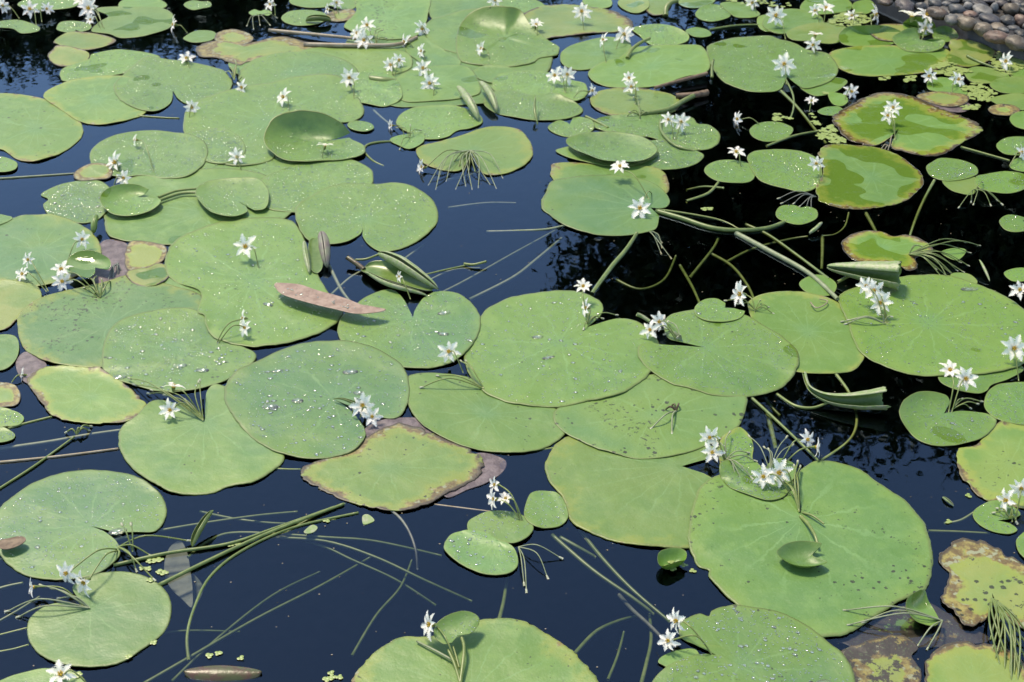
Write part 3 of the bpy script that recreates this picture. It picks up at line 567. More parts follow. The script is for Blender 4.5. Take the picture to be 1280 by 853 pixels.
dewy green pad at the right edge above the peeling one|C d.9 w.1|1275,505|1230,503 1238,487 1255,480 1290,478 1320,490 1325,520 1290,532 1256,528 1236,516
widest dewy pad, with a triple bloom at its left, right side|C d.9 w.22 s.4 y.08 D40|1160,405|1047,373 1055,365 1072,358 1105,350 1130,345 1150,344 1185,345 1220,355 1247,365 1272,379 1292,397 1300,420 1290,445 1270,460 1240,467 1210,470 1173,471 1135,467 1100,456 1078,444 1066,425 1060,405 1052,388
shiny heart-shaped pad with wet centre and lifted left rim at right|N c.8 w.35 d.5 D16|1180,517|1188,503 1183,494,.6 1166,489,1.2 1145,490,1.8 1130,500,1.8 1124,514,1.4 1129,528,.8 1140,543 1153,552 1171,557 1198,556 1226,549 1241,537 1245,526 1231,517 1206,514 1190,515
green leaf with browning top right, behind the spent stalks|C d.6 b.1 w.2 s.4|928,572|900,552 912,541 925,535 937,544 942,558 941,573 950,582 958,600 942,610 915,600 900,580
biggest pad at the lower right with a slit notch and cupped leaf on it|N c.3 s.7|1002,650|1001,625 999,605 999,590 1010,581 1023,576 1045,578 1073,586 1100,604 1130,624 1145,640 1156,655 1165,685 1166,712 1157,736 1132,748 1100,767 1077,781 1055,793 1015,797 975,785 940,770 922,757 905,742 887,722 886,712 872,707 865,692 860,678 862,655 868,625 880,605 905,592 935,590 965,598 985,604 995,610 999,635
dewy cupped pad under the twin starry flowers at lower right|C d.9 w.2|943,603|899,588,.8 902,579,1 915,577,.6 940,590 962,592 982,592 992,604 985,617 975,625 958,627 935,620 912,611 902,600
small round leaf behind the twin starry flowers at lower right|C d.4|978,590|960,580 973,573 985,575 995,582 994,596 985,606 965,602 958,592
small flower-side leaf, back one of the floating trio below the centre|C d.5 y.1|625,658|585,652 595,645 612,639 640,640 660,648 667,660 660,672 642,680 622,676 602,672 586,663
right leaf of the floating trio touching the wide plain pad|C d.6|684,636|655,640 660,621 667,614 680,612 695,615 704,624 709,636 710,648 700,657 685,660 670,659 658,651
front leaf of the floating trio with round water beads|N c.5 d.3 D26|622,677|612,669 595,664 578,664 563,669 555,682 560,693 577,706 602,717 622,719 640,715 648,704 644,688 634,680
little pad beside the fringed bloom at the lower right edge|N d.6|1247,650|1262,649 1276,643 1265,633 1247,627 1230,630 1217,638 1218,648 1227,657 1242,664 1262,667 1272,662 1262,654
pad half out of frame under the lower right edge blooms|C d.3|1290,682|1270,678 1275,669 1290,662 1312,680 1292,702 1275,692
sunken purple-grey rotting leaf behind the broken tan pad at the lower right|C b1 r1 g.6|1115,775|1045,802 1072,787 1100,767 1130,747 1160,752 1200,775 1240,800 1200,806 1140,810 1080,812
broken tan pad riddled with holes at the bottom right|C y.8 b.9 r.75 g1|1112,838|1052,812 1075,804 1100,797 1125,793 1148,808 1140,820 1152,838 1150,860 1140,880 1090,885 1065,868 1064,842 1056,824
smooth green pad behind the stalk bundle at the bottom right|C b.32 y.5 s.4 w.26 g.8 r.1|1218,850|1155,832 1163,818 1175,808 1200,802 1235,804 1262,812 1290,835 1300,865 1270,885 1200,890 1160,866
yellow-brown decaying notched pad near the lower right corner|N y.9 b.6 r.4 g1 s.9|1240,741|1242,755 1236,770 1225,780 1210,785 1193,772 1180,757 1175,742 1183,730 1184,715 1172,700 1177,687 1190,675 1210,670 1232,675 1260,690 1280,705 1320,730 1320,780 1290,790 1262,775 1247,757
ragged scrap of pad under the bloom at the bottom, right of the centre|C s.6 g.6|850,826|822,827 832,818 850,812 870,812 874,830 842,842 834,835
bead-covered pad with a deep curved notch at the bottom, right of the centre|N c.8 d.6 D110 s.5|924,832|915,820 902,808 885,805 865,804 850,795 850,780 862,771 875,767 886,770 890,763 905,758 925,757 960,762 982,768 1005,780 1032,800 1053,818 1065,838 1070,860 1060,890 1000,915 930,910 850,900 810,875 816,851 833,835 855,824 882,818 907,820
large pad with brown frilled rim, cut by the bottom edge|C b.07 s.5 w.1 g.3|590,865|435,870 439,850 447,837 462,820 482,805 505,796 540,795 575,785 597,775 625,773 655,777 682,790 712,810 732,830 747,850 757,885 705,940 600,960 500,945 442,905
dull bead-strewn pad with a side notch at the lower left edge|N c1 d.5 D60 s.2|113,657|125,660 145,665 168,665 192,664 204,653 208,637 201,618 180,600 150,590 118,587 80,591 45,603 18,620 0,635 -12,660 -2,690 15,709 40,721 75,725 110,721 135,709 150,693 146,677 130,664
plain kidney-shaped pad below the nodding flowers at the lower left|N c.5 s.15 y.1|112,762|104,753 94,743 91,733 105,724 130,716 160,715 192,725 211,745 214,768 203,790 180,810 145,830 100,834 65,826 42,810 34,790 38,772 60,757 82,754 103,759
pad corner at the bottom left edge, bloom on its right tip|C D14|50,865|-18,862 5,848 30,840 55,835 78,837 98,842 112,860 110,885 40,920 -10,905
leaf standing half upright like an open shell beside the dewy expanse|N d.6 w.2|400,178|437,172 441,175,.3 455,182,.5 454,192,.5 430,200,.4 405,202,.4 382,204,.5 357,200,.8 338,190,1.3 330,178,2.2 332,165,3.2 342,150,4.6 362,140,5.6 382,137,5.8 405,142,5 427,154,3.2 438,166,1
left one of the twin cupped pads joined by stems at the upper left|N w.3 h.5 d.4|172,246|188,244,.5 200,249,.6 200,255,.6 192,262,.5 175,268,.4 157,270,.4 140,267,.6 128,257,1.2 125,246,1.8 133,236,2 150,230,2 172,230,1.6 186,236,1
right one of the twin cupped pads joined by stems at the upper left|N w.35 h.5 d.4|296,250|307,257,.4 309,264,.5 295,270,.6 277,269,.8 260,262,1 248,250,1 244,239,1 251,230,1 270,224,.8 300,222,.7 322,223,.7 334,235,.8 336,250,.7 331,260,.5 318,262,.4
front flap of pad lying under the cupped saucer pad|C w.3|760,196|695,189 700,186 730,180 790,180 822,190 815,200 790,208 760,209 730,203 708,196
saucer pad with its whole rim turned up, above the big wavy pad|C w.3 d.5 h.4|765,194|707,176,1.2 718,169,1.2 740,165,1.2 780,165,1.2 808,173,1.2 822,186,1.2 813,196,1.2 790,202,1.4 755,200,1.4 733,193,1.4 716,186,1.3
vivid green little heart leaf raised among the left flower cluster|N w.9 h1.5|119,335|119,342,.2 110,348 95,343 86,338 82,330,.5 87,320,1 100,314,1.4 117,314,1.4 135,323,1 139,331,.6 135,337,.2 124,336
half-cupped small leaf with a bright raised rim near the lower right corner|C w.5 r.15|1158,765|1155,739,1.5 1142,743,2 1133,752,2 1133,764,1.8 1142,776,1.2 1155,782,.6 1168,784,.2 1174,778 1168,765 1160,752,.5
small raised leaf over the frilled pad beside a fringed flower|N d.5 w.2 h2|572,795|577,794 588,792 597,782 599,772,.4 590,765,.8 575,764,1 557,771,1 545,781,.6 542,791,.3 545,799 555,806 565,804
small boat-shaped leaf cupped on top of the biggest lower right pad|C w.26 h.2 v.3|1000,703|971,690,1.4 976,683,1.5 985,678,1.5 1000,675,1.5 1015,676,1.5 1027,679,1.5 1022,686,.9 1016,694,.5 1034,702,1.1 1015,707,1.4 996,706,1.4 981,700,1.4
small folded leaf like a shell at the edge of the wide plain pad|C w.1 h.1 v1|840,708|822,700,1.4 824,690,1.5 835,685,1.6 850,685,1.6 858,690,1.5 857,699,1.4 848,701,1.7 836,705,1.8 826,707,1.4
'''
rank_polys = []
def inpoly(x, y, P):
    """vectorised point-in-polygon; P (n,2)"""
    x = np.asarray(x); y = np.asarray(y); r = np.zeros(x.shape, bool); n = len(P); j = n-1
    for i in range(n):
        yi, yj = P[i][1], P[j][1]; xi, xj = P[i][0], P[j][0]
        c = ((yi > y) != (yj > y)); 
        if yi != yj: r ^= c & (x < (xj-xi)*(y-yi)/(yj-yi)+xi)
        j = i
    return r
DZ = .0019
def und(x, y):
    return .0016*mn.noise((x*7, y*7, 2.2))+.0007*mn.noise((x*22, y*22, 5.1))
LOW = []                              # outlines of the pads already laid down, with their boxes
def drape_z(vs, n, m, notch):
    X = np.array([v.x for v in vs]); Y = np.array([v.y for v in vs]); cnt = np.zeros(len(vs)); e = .010
    bb = (X.min()-e, X.max()+e, Y.min()-e, Y.max()+e)
    for (O, b) in LOW:
        if b[0] > bb[1] or b[1] < bb[0] or b[2] > bb[3] or b[3] < bb[2]: continue
        hit = np.zeros(len(vs), bool)
        for dx, dy in ((0, 0), (e, 0), (-e, 0), (0, e), (0, -e)): hit |= inpoly(X+dx, Y+dy, O)
        cnt += hit
    z = DZ*(1+cnt)
    g_ = z[1:].reshape(m, n)
    for _ in range(3):
        h = g_.copy()
        if notch: h[:, 1:-1] = (g_[:, :-2]+g_[:, 2:]+2*g_[:, 1:-1])/4
        else: h = (np.roll(g_, 1, 1)+np.roll(g_, -1, 1)+2*g_)/4
        k = h.copy(); k[1:-1] = (h[:-2]+h[2:]+2*h[1:-1])/4; g_ = np.maximum(k, g_-.0006)
    z[1:] = g_.ravel(); z[0] = g_[0].mean(); g_[0] = (g_[0]+z[0])/2
    return z
def pad_mesh(name, pts, tip, notch, base, ragged, seed, th=.0005, lip=.0, drape=False):
    """leaf blade: rings scaled out from the stalk point to the traced outline"""
    P = []
    for p in pts:
        z = base+(p[2]/100 if len(p) > 2 else 0); q = at(p[0], p[1], z); P.append(q)
    c = at(tip[0], tip[1], base)
    O = crom(P, 7, closed=not notch)
    n = len(O); size = sum((o-c).length for o in O)/n
    rs = random.Random(seed)
    O2 = []
    for i, o in enumerate(O):
        d = o-c; k = 1+.010*mn.noise(o*45+Vector((seed, 0, 0)))+.006*mn.noise(o*150)
        if ragged:
            a = mn.noise(o*60+Vector((0, seed, 0)))*1.8; b = mn.noise(o*160+Vector((seed, 3, 0)))
            k -= ragged*(.035*max(0, a)+.045*max(0, b)**1.5+.015*abs(a))
        if notch and (i < 4 or i > n-5): k = 1
        O2.append(c+d*k)
    fsx = [.05, .13, .22, .31, .40, .49, .58, .66, .74, .81, .87, .92, .96, .985, 1.0]
    vs = [c.copy()]; uv = [(0, 0)]
    for f in fsx:
        for i, o in enumerate(O2):
            q = c.lerp(o, f); q.z = base+(o.z-base)*f**3
            ang = i/n; vs.append(q); uv.append((ang, f))
    if drape:
        dz = drape_z(vs, n, len(fsx), notch)
        for v, d in zip(vs, dz): v.z += d-base+.001
    pz = 1.0 if size > .03 else .3
    for v in vs:
        v.z += und(v.x, v.y)+pz*.0022*mn.noise((v.x*14+seed, v.y*16, 3.3))*(v-c).length/size
    m = len(fsx); fs = []
    # rim: a hair lower at the very edge, a rolled lip just inside it
    for i in range(n): vs[1+(m-1)*n+i].z -= .0003; vs[1+(m-2)*n+i].z += .0001+lip
    rng = range(n if not notch else n-1)
    for i in rng:
        j = (i+1) % n; fs.append((0, 1+i, 1+j))
        for r in range(m-1): a = 1+r*n; b = a+n; fs.append((a+i, b+i, b+j, a+j))
    # make the faces look up
    v0, v1, v2 = vs[fs[1][0]], vs[fs[1][1]], vs[fs[1][2]]
    if (v1-v0).cross(v2-v1).z < 0: fs = [tuple(reversed(f)) for f in fs]
    # thickness: a second skin below and a side wall
    top = len(vs); vs2 = [v-Vector((0, 0, th)) for v in vs]
    allf = fs+[tuple(top+k for k in reversed(f)) for f in fs]
    edge = {}
    for f in fs:
        for k in range(len(f)): e = (f[k], f[(k+1) % len(f)]); edge[e] = edge.get(e, 0)+1
    nsm = len(allf)
    for (a, b) in list(edge):
        if (b, a) not in edge: allf.append((b, a, top+a, top+b))
    me = mesh(name, vs+vs2, allf)
    u = me.uv_layers.new(name='polar'); uu = uv+uv
    li = np.zeros(len(me.loops), np.int32); me.loops.foreach_get('vertex_index', li)
    arr = np.array(uu, np.float32)[li]
    u.data.foreach_set('uv', arr.ravel())
    me.materials.append(M_LEAF)
    for v in vs: pass
    C0 = Vector((c.x, c.y, base))
    me.transform(Matrix.Translation(-C0))
    me.polygons.foreach_set('use_smooth', [i < nsm for i in range(len(me.polygons))])
    o = bpy.data.objects.new(name, me); o.location = C0; COL.objects.link(o)
    return o, [(q.x, q.y) for q in (O2 if not notch else [c]+O2)]
def setp(o, tr):
    for k, nm in (('y', 'yellow'), ('b', 'brown'), ('r', 'rot'), ('w', 'wet'), ('s', 'speck'), ('d', 'dew'), ('c', 'cool')): o[nm] = float(tr.get(k, 0))
    if 'r' not in tr: o['rot'] = -.5
PADL = []
for ln in PADS.strip().split('\n'):
    lab, tr, tip, pts = ln.split('|')
    tr = tr.split(); notch = tr[0] == 'N'; T = {t[0]: float(t[1:] or 1) for t in tr[1:]}
    tip = tuple(float(a) for a in tip.split(',')); pts = [tuple(float(a) for a in p.split(',')) for p in pts.split()]
    poly = [at(p[0], p[1], .004) for p in pts]; xy = np.array([(p.x, p.y) for p in poly])
    cx, cy2 = xy.mean(0); test = np.vstack([xy, xy*.5+np.array([cx, cy2])*.5, [[cx, cy2]]])
    rk = 1
    for (bb, P, r) in rank_polys:
        if xy[:, 0].max() < bb[0] or xy[:, 0].min() > bb[1] or xy[:, 1].max() < bb[2] or xy[:, 1].min() > bb[3]: continue
        if r < rk: continue
        if inpoly(test[:, 0], test[:, 1], P).any() or inpoly(P[:, 0], P[:, 1], xy).any(): rk = max(rk, r+1)
    rank_polys.append(((xy[:, 0].min(), xy[:, 0].max(), xy[:, 1].min(), xy[:, 1].max()), xy, rk))
    base = .0030
    if lab.startswith('sunken purple'): base = -.006
    base += T.get('h', 0)/100
    o, O = pad_mesh('lily_pad', pts, tip, notch, base, T.get('g', 0)*1.6, len(PADL)*7.3, drape=('h' not in T and base > 0))
    if 'h' not in T:
        A_ = np.array(O); LOW.append((A_, (A_[:, 0].min(), A_[:, 0].max(), A_[:, 1].min(), A_[:, 1].max())))
    setp(o, T); o['vivid'] = T.get('v', .45*min(1, max(0, (tip[0]-760)/250))*min(1, max(0, (620-tip[1])/150))+(.25 if tip[0] > 860 and tip[1] > 550 else 0))  # right-hand pads greener: tree reflection hiding the sky sheen, put into the colour
    tag(o, lab, 'lily pad', 'lily pads floating on the pond')
    PADL.append((o, np.array(O), base, T, len(PADL), [v.co.z+o.location.z for v in o.data.vertices], [(v.co.x+o.location.x, v.co.y+o.location.y) for v in o.data.vertices]))
print('pads', len(PADL), 'max rank', max(r for _, _, r in rank_polys))
from mathutils.bvhtree import BVHTree
_v, _f = [], []
for P_ in PADL:
    b_ = len(_v); o = P_[0]; nv = len(o.data.vertices)//2
    _v += [v.co+o.location for v in o.data.vertices]; _f += [tuple(b_+k for k in f.vertices) for f in o.data.polygons]
    PADL[P_[4]] = P_[:5]+(b_, b_+len(o.data.vertices))
BVH = BVHTree.FromPolygons(_v, _f); OWN = []
for P_ in PADL: OWN += [P_[4]]*len(P_[0].data.polygons)
def hit(x, y):
    """height of the topmost leaf at this spot and which leaf it is"""
    h = BVH.ray_cast(Vector((x, y, .3)), Vector((0, 0, -1)), .32)
    return (h[0].z, OWN[h[2]]) if h[0] is not None else (0, -1)
def pad_top(x, y): return max(0, hit(x, y)[0])
# ---------------------------------------------------------------- water drops: one uncountable stuff
dv, df = [], []; rr = random.Random(77)
def add_drop(x, y, z, r, h, el=1.0, ang=0):
    seg = 10 if r > .002 else 7; b = len(dv); rings = [(1.0, 0), (.93, .35), (.72, .70), (.40, .93)]
    ca, sa = math.cos(ang), math.sin(ang)
    for (f, k) in rings:
        for i in range(seg):
            a = 2*math.pi*i/seg; wob = 1+.12*math.sin(2*a+x*900)*(1 if r > .003 else .3)
            u, v = math.cos(a)*r*f*el*wob, math.sin(a)*r*f*wob
            dv.append((x+u*ca-v*sa, y+u*sa+v*ca, z+h*k))
    dv.append((x, y, z+h)); dv.append((x, y, z))
    for q in range(3):
        for i in range(seg): j = (i+1) % seg; df.append((b+q*seg+i, b+q*seg+j, b+(q+1)*seg+j, b+(q+1)*seg+i))
    t = b+4*seg
    for i in range(seg): j = (i+1) % seg; df.append((b+3*seg+i, b+3*seg+j, t)); df.append((b+j, b+i, t+1))
for P_ in PADL:
    o, O, base, T, idx = P_[:5]
    nb = int(T.get('D', 0)*1.7); x0, y0 = O.min(0); x1, y1 = O.max(0); area = (x1-x0)*(y1-y0)
    want = nb+int(T.get('d', 0)*min(1200, area*28000))
    if want == 0: continue
    inner = O*.95+O.mean(0)*.05; n_ = want*4
    X = np.array([rr.uniform(x0, x1) for _ in range(n_)]); Y = np.array([rr.uniform(y0, y1) for _ in range(n_)]); ok = inpoly(X, Y, inner)
    k = 0
    for x, y in zip(X[ok], Y[ok]):
        if k >= want: break
        x = float(x); y = float(y)
        if mn.noise((x*14+idx, y*14, 7)) < rr.uniform(-.85, .3): continue
        z, own = hit(x, y)
        if own != idx: continue
        k += 1; z += .0001
        if k <= nb: r = .0009+.0026*rr.random()**3.4; el = 1+.5*rr.random()*(r > .003)
        else: r = rr.uniform(.0005, .0013)*(1 if y < 2.6 else 1.15); el = 1
        if k <= nb*.018: r = rr.uniform(.005, .0085); el = rr.uniform(1.2, 2.2)
        add_drop(x, y, z, r, min(r*.62, .0012+r*.12), el, rr.uniform(-.5, .5))
me = mesh('water_drops', dv, df); print('drop faces', len(df))
tag(link('water_drops', me, M_DROP), 'beads and pin-heads of water scattered over the pads', 'water drops', kind='stuff')
# ---------------------------------------------------------------- rolled and folded leaves
def rolled(label, axis, W, A, p=1.6, tilt=0, prof='spindle', inner=M_YOUNG, outer=M_UNDER, flip=False, name='rolled_leaf', ax3=None, group=None, nt_=26, th=.0006):
    Q = crom([at(x, y, z/100) for x, y, z in axis], 10) if len(axis) > 2 else None
    if Q is None: a, b = [at(x, y, z/100) for x, y, z in axis]; Q = [a.lerp(b, i/nt_) for i in range(nt_+1)]
    n = len(Q); ns = 26; vs = []; fs = []; O = Q[0].copy(); rs = random.Random(len(label)*7)
    for i, q in enumerate(Q):
        t = i/(n-1); d = (Q[min(i+1, n-1)]-Q[max(i-1, 0)]).normalized()
        side = d.cross(Vector((0, 0, 1))).normalized(); up = side.cross(d).normalized()
        c, s = math.cos(R(tilt)), math.sin(R(tilt)); side, up = side*c+up*s, up*c-side*s
        if flip: up = -up
        if prof == 'spindle': w_ = max(.04, math.sin(math.pi*min(1, max(0, t)))**.65)
        elif prof == 'round': w_ = max(.10, (1-(2*abs(t-.5))**2.6)**.5)
        elif prof == 'cone': w_ = .10+.9*t**.8
        elif prof == 'trumpet': w_ = .16+.84*max(0, (t-.2)/.8)**1.1
        half = W*w_*(1+.05*mn.noise(q*60)); row = [None]*(ns+1); x = z = 0; m = ns//2; row[m] = (0, 0)
        for sg in (1, -1):
            x = z = 0
            for k in range(1, m+1):
                u = (k-.5)/m; th_ = A*u**p; x += math.cos(th_)*half/m; z += math.sin(th_)*half/m
                row[m+sg*k] = (sg*x, z)
        for kk, (x, z) in enumerate(row):
            j_ = d*(.007*mn.noise((kk*.9, i*.1, W*999))*w_ if prof in ('cone', 'trumpet') and i > n-4 else 0)
            vs.append(q+side*x+up*z-O+j_)
    for i in range(n-1):
        for k in range(ns): a = i*(ns+1)+k; fs.append((a, a+1, a+ns+2, a+ns+1))
    me = mesh(name, vs, fs); me.materials.append(inner); me.materials.append(outer)
    u = me.uv_layers.new(name='polar')
    o = link(name, me); o.location = O
    md = o.modifiers.new('thick', 'SOLIDIFY'); md.thickness = th; md.offset = 0; md.material_offset = 1; md.material_offset_rim = 1
    return tag(o, label, 'rolled leaf', group or 'rolled young leaves')
PI = math.pi
rolled('left of two pale rolled leaves standing like spindles above the root-fan pad', [(571, 109, 2.6), (584, 130, 2.0), (598, 151, .6)], .032, PI*.98, 1.0, 20)
rolled('right of two pale rolled leaves standing like spindles above the root-fan pad', [(599, 103, 2.6), (611, 121, 2.0), (621, 141, .6)], .028, PI*.98, 1.0, 20)
def compound(label, floor, sides):
    e = empty('rolled_leaf', at(floor[0][1][0], floor[0][1][1], .005)); tag(e, label, 'rolled leaf', 'rolled young leaves')
    for nm, a in [('leaf_floor', floor[0])]+[('rolled_margin', q) for q in sides]:
        kw = a[-1]; o = rolled(label, *a[0:1], *a[2:-1], **kw)
        o.name = nm; o.data.name = nm
        for k_ in ('label', 'category', 'group'): del o[k_]
        o.location = o.location-e.location; o.parent = e
compound('upright folded leaf with mauve curled sides beside the open water, left of the middle',
    [([(394, 298, 1.0), (395, 318, .6), (396, 342, .5)], (395, 318), .016, PI*.3, 2, 0, dict(prof='round'))],
    [([(380, 302, 2.2), (382, 322, 1.4), (387, 343, .5)], 0, .017, PI*.98, 1.0, 10, dict(inner=M_UNDER, outer=M_UNDER)),
     ([(402, 291, 2.8), (407, 312, 1.8), (409, 335, .6)], 0, .034, PI*.98, 1.0, -10, dict(inner=M_MAUVE, outer=M_MAUVE))])
compound('boat-shaped green leaf with curled margins floating on the open water',
    [([(454, 336, .5), (490, 346, .4), (540, 363, .5)], (500, 348), .034, PI*.38, 2, 0, dict(prof='round'))],
    [([(473, 318, 1.6), (505, 334, 1.9), (548, 362, .7)], 0, .034, PI*.92, 1.0, -25, dict(inner=M_UNDER, outer=M_UNDER)),
     ([(455, 340, .8), (485, 358, 1.0), (534, 370, .6)], 0, .014, PI*.85, 1.0, 10, dict(inner=M_UNDER, outer=M_UNDER))])
rolled('grey-green rolled leaf lying on the back edge of the widest dewy pad', [(1034, 333, 1.6), (1075, 337, 1.8), (1126, 342, 2.4)], .078, PI*.88, 1.0, -70, 'cone', M_YOUNG, M_UNDER)
rolled('rolled yellow-green leaf with curved neck on black water, right side', [(1007, 467, 2.6), (1014, 486, 1.8), (1036, 498, 1.2), (1068, 501, 1.2), (1103, 498, 1.6)], .050, PI*.80, 1.0, -55, 'trumpet', M_YOUNG, M_UNDER)
rolled('bronze folded leaf floating at the bottom edge, left', [(230, 839, .5), (275, 837, .7), (327, 840, .4)], .032, PI*.60, 1.0, 0, 'spindle', M_BRONZE, M_BRONZE, flip=True)
rolled('thin dark folded leaf sticking up over the sunken grey leaf', [(241, 684, .3), (252, 664, 1.2), (267, 638, 2.4)], .013, PI*.7, 1.0, 30, 'spindle', M_OLIVE, M_OLIVE)
rolled('little upright green scroll leaf between the left pads', [(121, 270, 2.2), (118, 281, 1.4), (117, 292, .4)], .020, PI*1.0, 1.0, 10, 'round', M_YOUNG, M_YOUNG)
rolled('tiny curled leaf hook on black water below the notched lone pad', [(1012, 293, .4), (1020, 288, .9), (1028, 279, 1.5)], .011, PI*1.0, 1.0, 20, 'round', M_YOUNG, M_UNDER)
rolled('slim pale pod-like leaf upright on black water near the right edge', [(1224, 325, 2.0), (1230, 338, 1.2), (1237, 352, .3)], .007, PI*.98, 1.0, 20, 'spindle')
rolled('dark green closed leaf bud upright above its own reflection near the middle top', [(669, 121, 3.4), (667, 138, 2.4), (672, 157, .4)], .010, PI*.98, 1.0, 40, 'spindle', M_OLIVE, M_OLIVE)
rolled('dark rolled leaf beside the yellow-brown scrap at the top', [(382, 27, .6), (398, 26, .9), (414, 27, .6)], .020, PI*.7, 1.0, 0, 'round', M_OLIVE, M_OLIVE)
rolled('flipped leaf flap with a dark hollow below the leaning blooms at top', [(461, 95, 1.2), (478, 97, 1.3), (495, 99, .8)], .020, PI*.6, 1.0, 170, 'round', M_YOUNG, M_OLIVE)
rolled('small sunken pod-shaped leaf near the lower right open water', [(1178, 622, .1), (1184, 627, .2), (1192, 633, .1)], .006, PI*.8, 1.0, 0, 'spindle', M_UNDER, M_UNDER)
rolled('thin upturned leaf edge in the notch of the bead-covered pad', [(417, 499, .8), (428, 500, 1.2), (443, 506, .9)], .007, PI*.6, 1.0, 20, 'cone', M_OLIVE, M_OLIVE)

def flat_leaf(label, pts, c, base, mat, name, cat, group=None, arch=0, th=.0009):
    pp = [(x, y, arch*math.sin(PI*k/len(pts))*100) for k, (x, y) in enumerate(pts)]
    o, _ = pad_mesh(name, pp, c, False, base, 0, 3.3, th=th); o.data.materials.clear(); o.data.materials.append(mat)
    return tag(o, label, cat, group)
flat_leaf('long pinkish brown fallen leaf lying across two pads', [(345, 354), (370, 355), (395, 363), (432, 373), (462, 385), (482, 386), (470, 391), (445, 392), (420, 387), (382, 378), (357, 370), (346, 362)], (405, 374), .024, M_PINK, 'fallen_leaf', 'fallen leaf')
for k in range(26):
    t = rr.random(); x = 352+100*t; y = 361+26*t+rr.uniform(-5, 5)*(1-.5*t); q = at(x, y, .025); dr = rr.uniform(.0008, .0022)
    dv, df = ([], []) if k == 0 else (dv, df); add_drop(q.x, q.y, .0255+und(q.x, q.y), dr, dr*.6)
tag(link('water_drops', mesh('water_drops', dv, df), M_DROP), 'water beads on the fallen pink leaf', 'water drops', kind='stuff')
flat_leaf('greyish sunken pointed leaf under the olive stems at the lower left', [(206, 700), (213, 682), (226, 676), (234, 690), (238, 712), (241, 738), (240, 760), (228, 750), (214, 736), (206, 720)], (224, 714), -.026, M_GREY, 'sunken_leaf', 'sunken leaf')
flat_leaf('faint sunken leaf half beside the pointed grey one', [(238, 718), (247, 722), (254, 735), (248, 752), (240, 758)], (245, 738), -.05, M_GREY, 'sunken_leaf', 'sunken leaf')
flat_leaf('small detached leaf scrap drifting alone on the dark water below the centre', [(453, 645), (460, 643), (468, 650), (462, 654), (454, 655)], (460, 649), .0012, M_UNDER, 'leaf_scrap', 'leaf scrap')
flat_leaf('pale pointed leaf scrap drifting beside the olive stems', [(380, 664), (390, 656), (397, 659), (392, 665), (383, 667)], (389, 661), .0012, M_UNDER, 'leaf_scrap', 'leaf scrap')
flat_leaf('brown lump of debris on the bead-strewn pad at the left edge', [(0, 676), (10, 673), (25, 670), (32, 673), (28, 679), (12, 686), (0, 685)], (14, 678), .012, M_TWIG, 'debris', 'debris', arch=.004)

for lab_, pt_, c_ in [('grey-purple rotted tissue between the bead-covered and blunt crowded pads', [(455, 540), (470, 527), (500, 522), (528, 524), (545, 540), (520, 560), (480, 560)], (500, 540)),
        ('rotted mauve-brown tissue off the right tip of the fading pad', [(585, 572), (605, 566), (632, 575), (628, 590), (608, 604), (585, 612), (558, 622), (550, 600)], (595, 590)),
        ('dark rotted leaf tissue around the tan scrap between the left pads', [(118, 318), (130, 300), (150, 300), (162, 310), (165, 340), (150, 360), (132, 372), (120, 360), (112, 340)], (140, 335)),
        ('rotted rim of leaf left of the tattered pink-rimmed pad', [(20, 452), (34, 440), (58, 455), (50, 468), (36, 480), (24, 470)], (38, 460)),
        ('dark rotted mat of leaf between the burnt-margin pad and the duckweed', [(1150, 118), (1190, 122), (1215, 132), (1200, 140), (1165, 134)], (1185, 130))]:
    flat_leaf(lab_, pt_, c_, .0012, M_DECAY, 'rotted_leaf', 'rotted leaf')
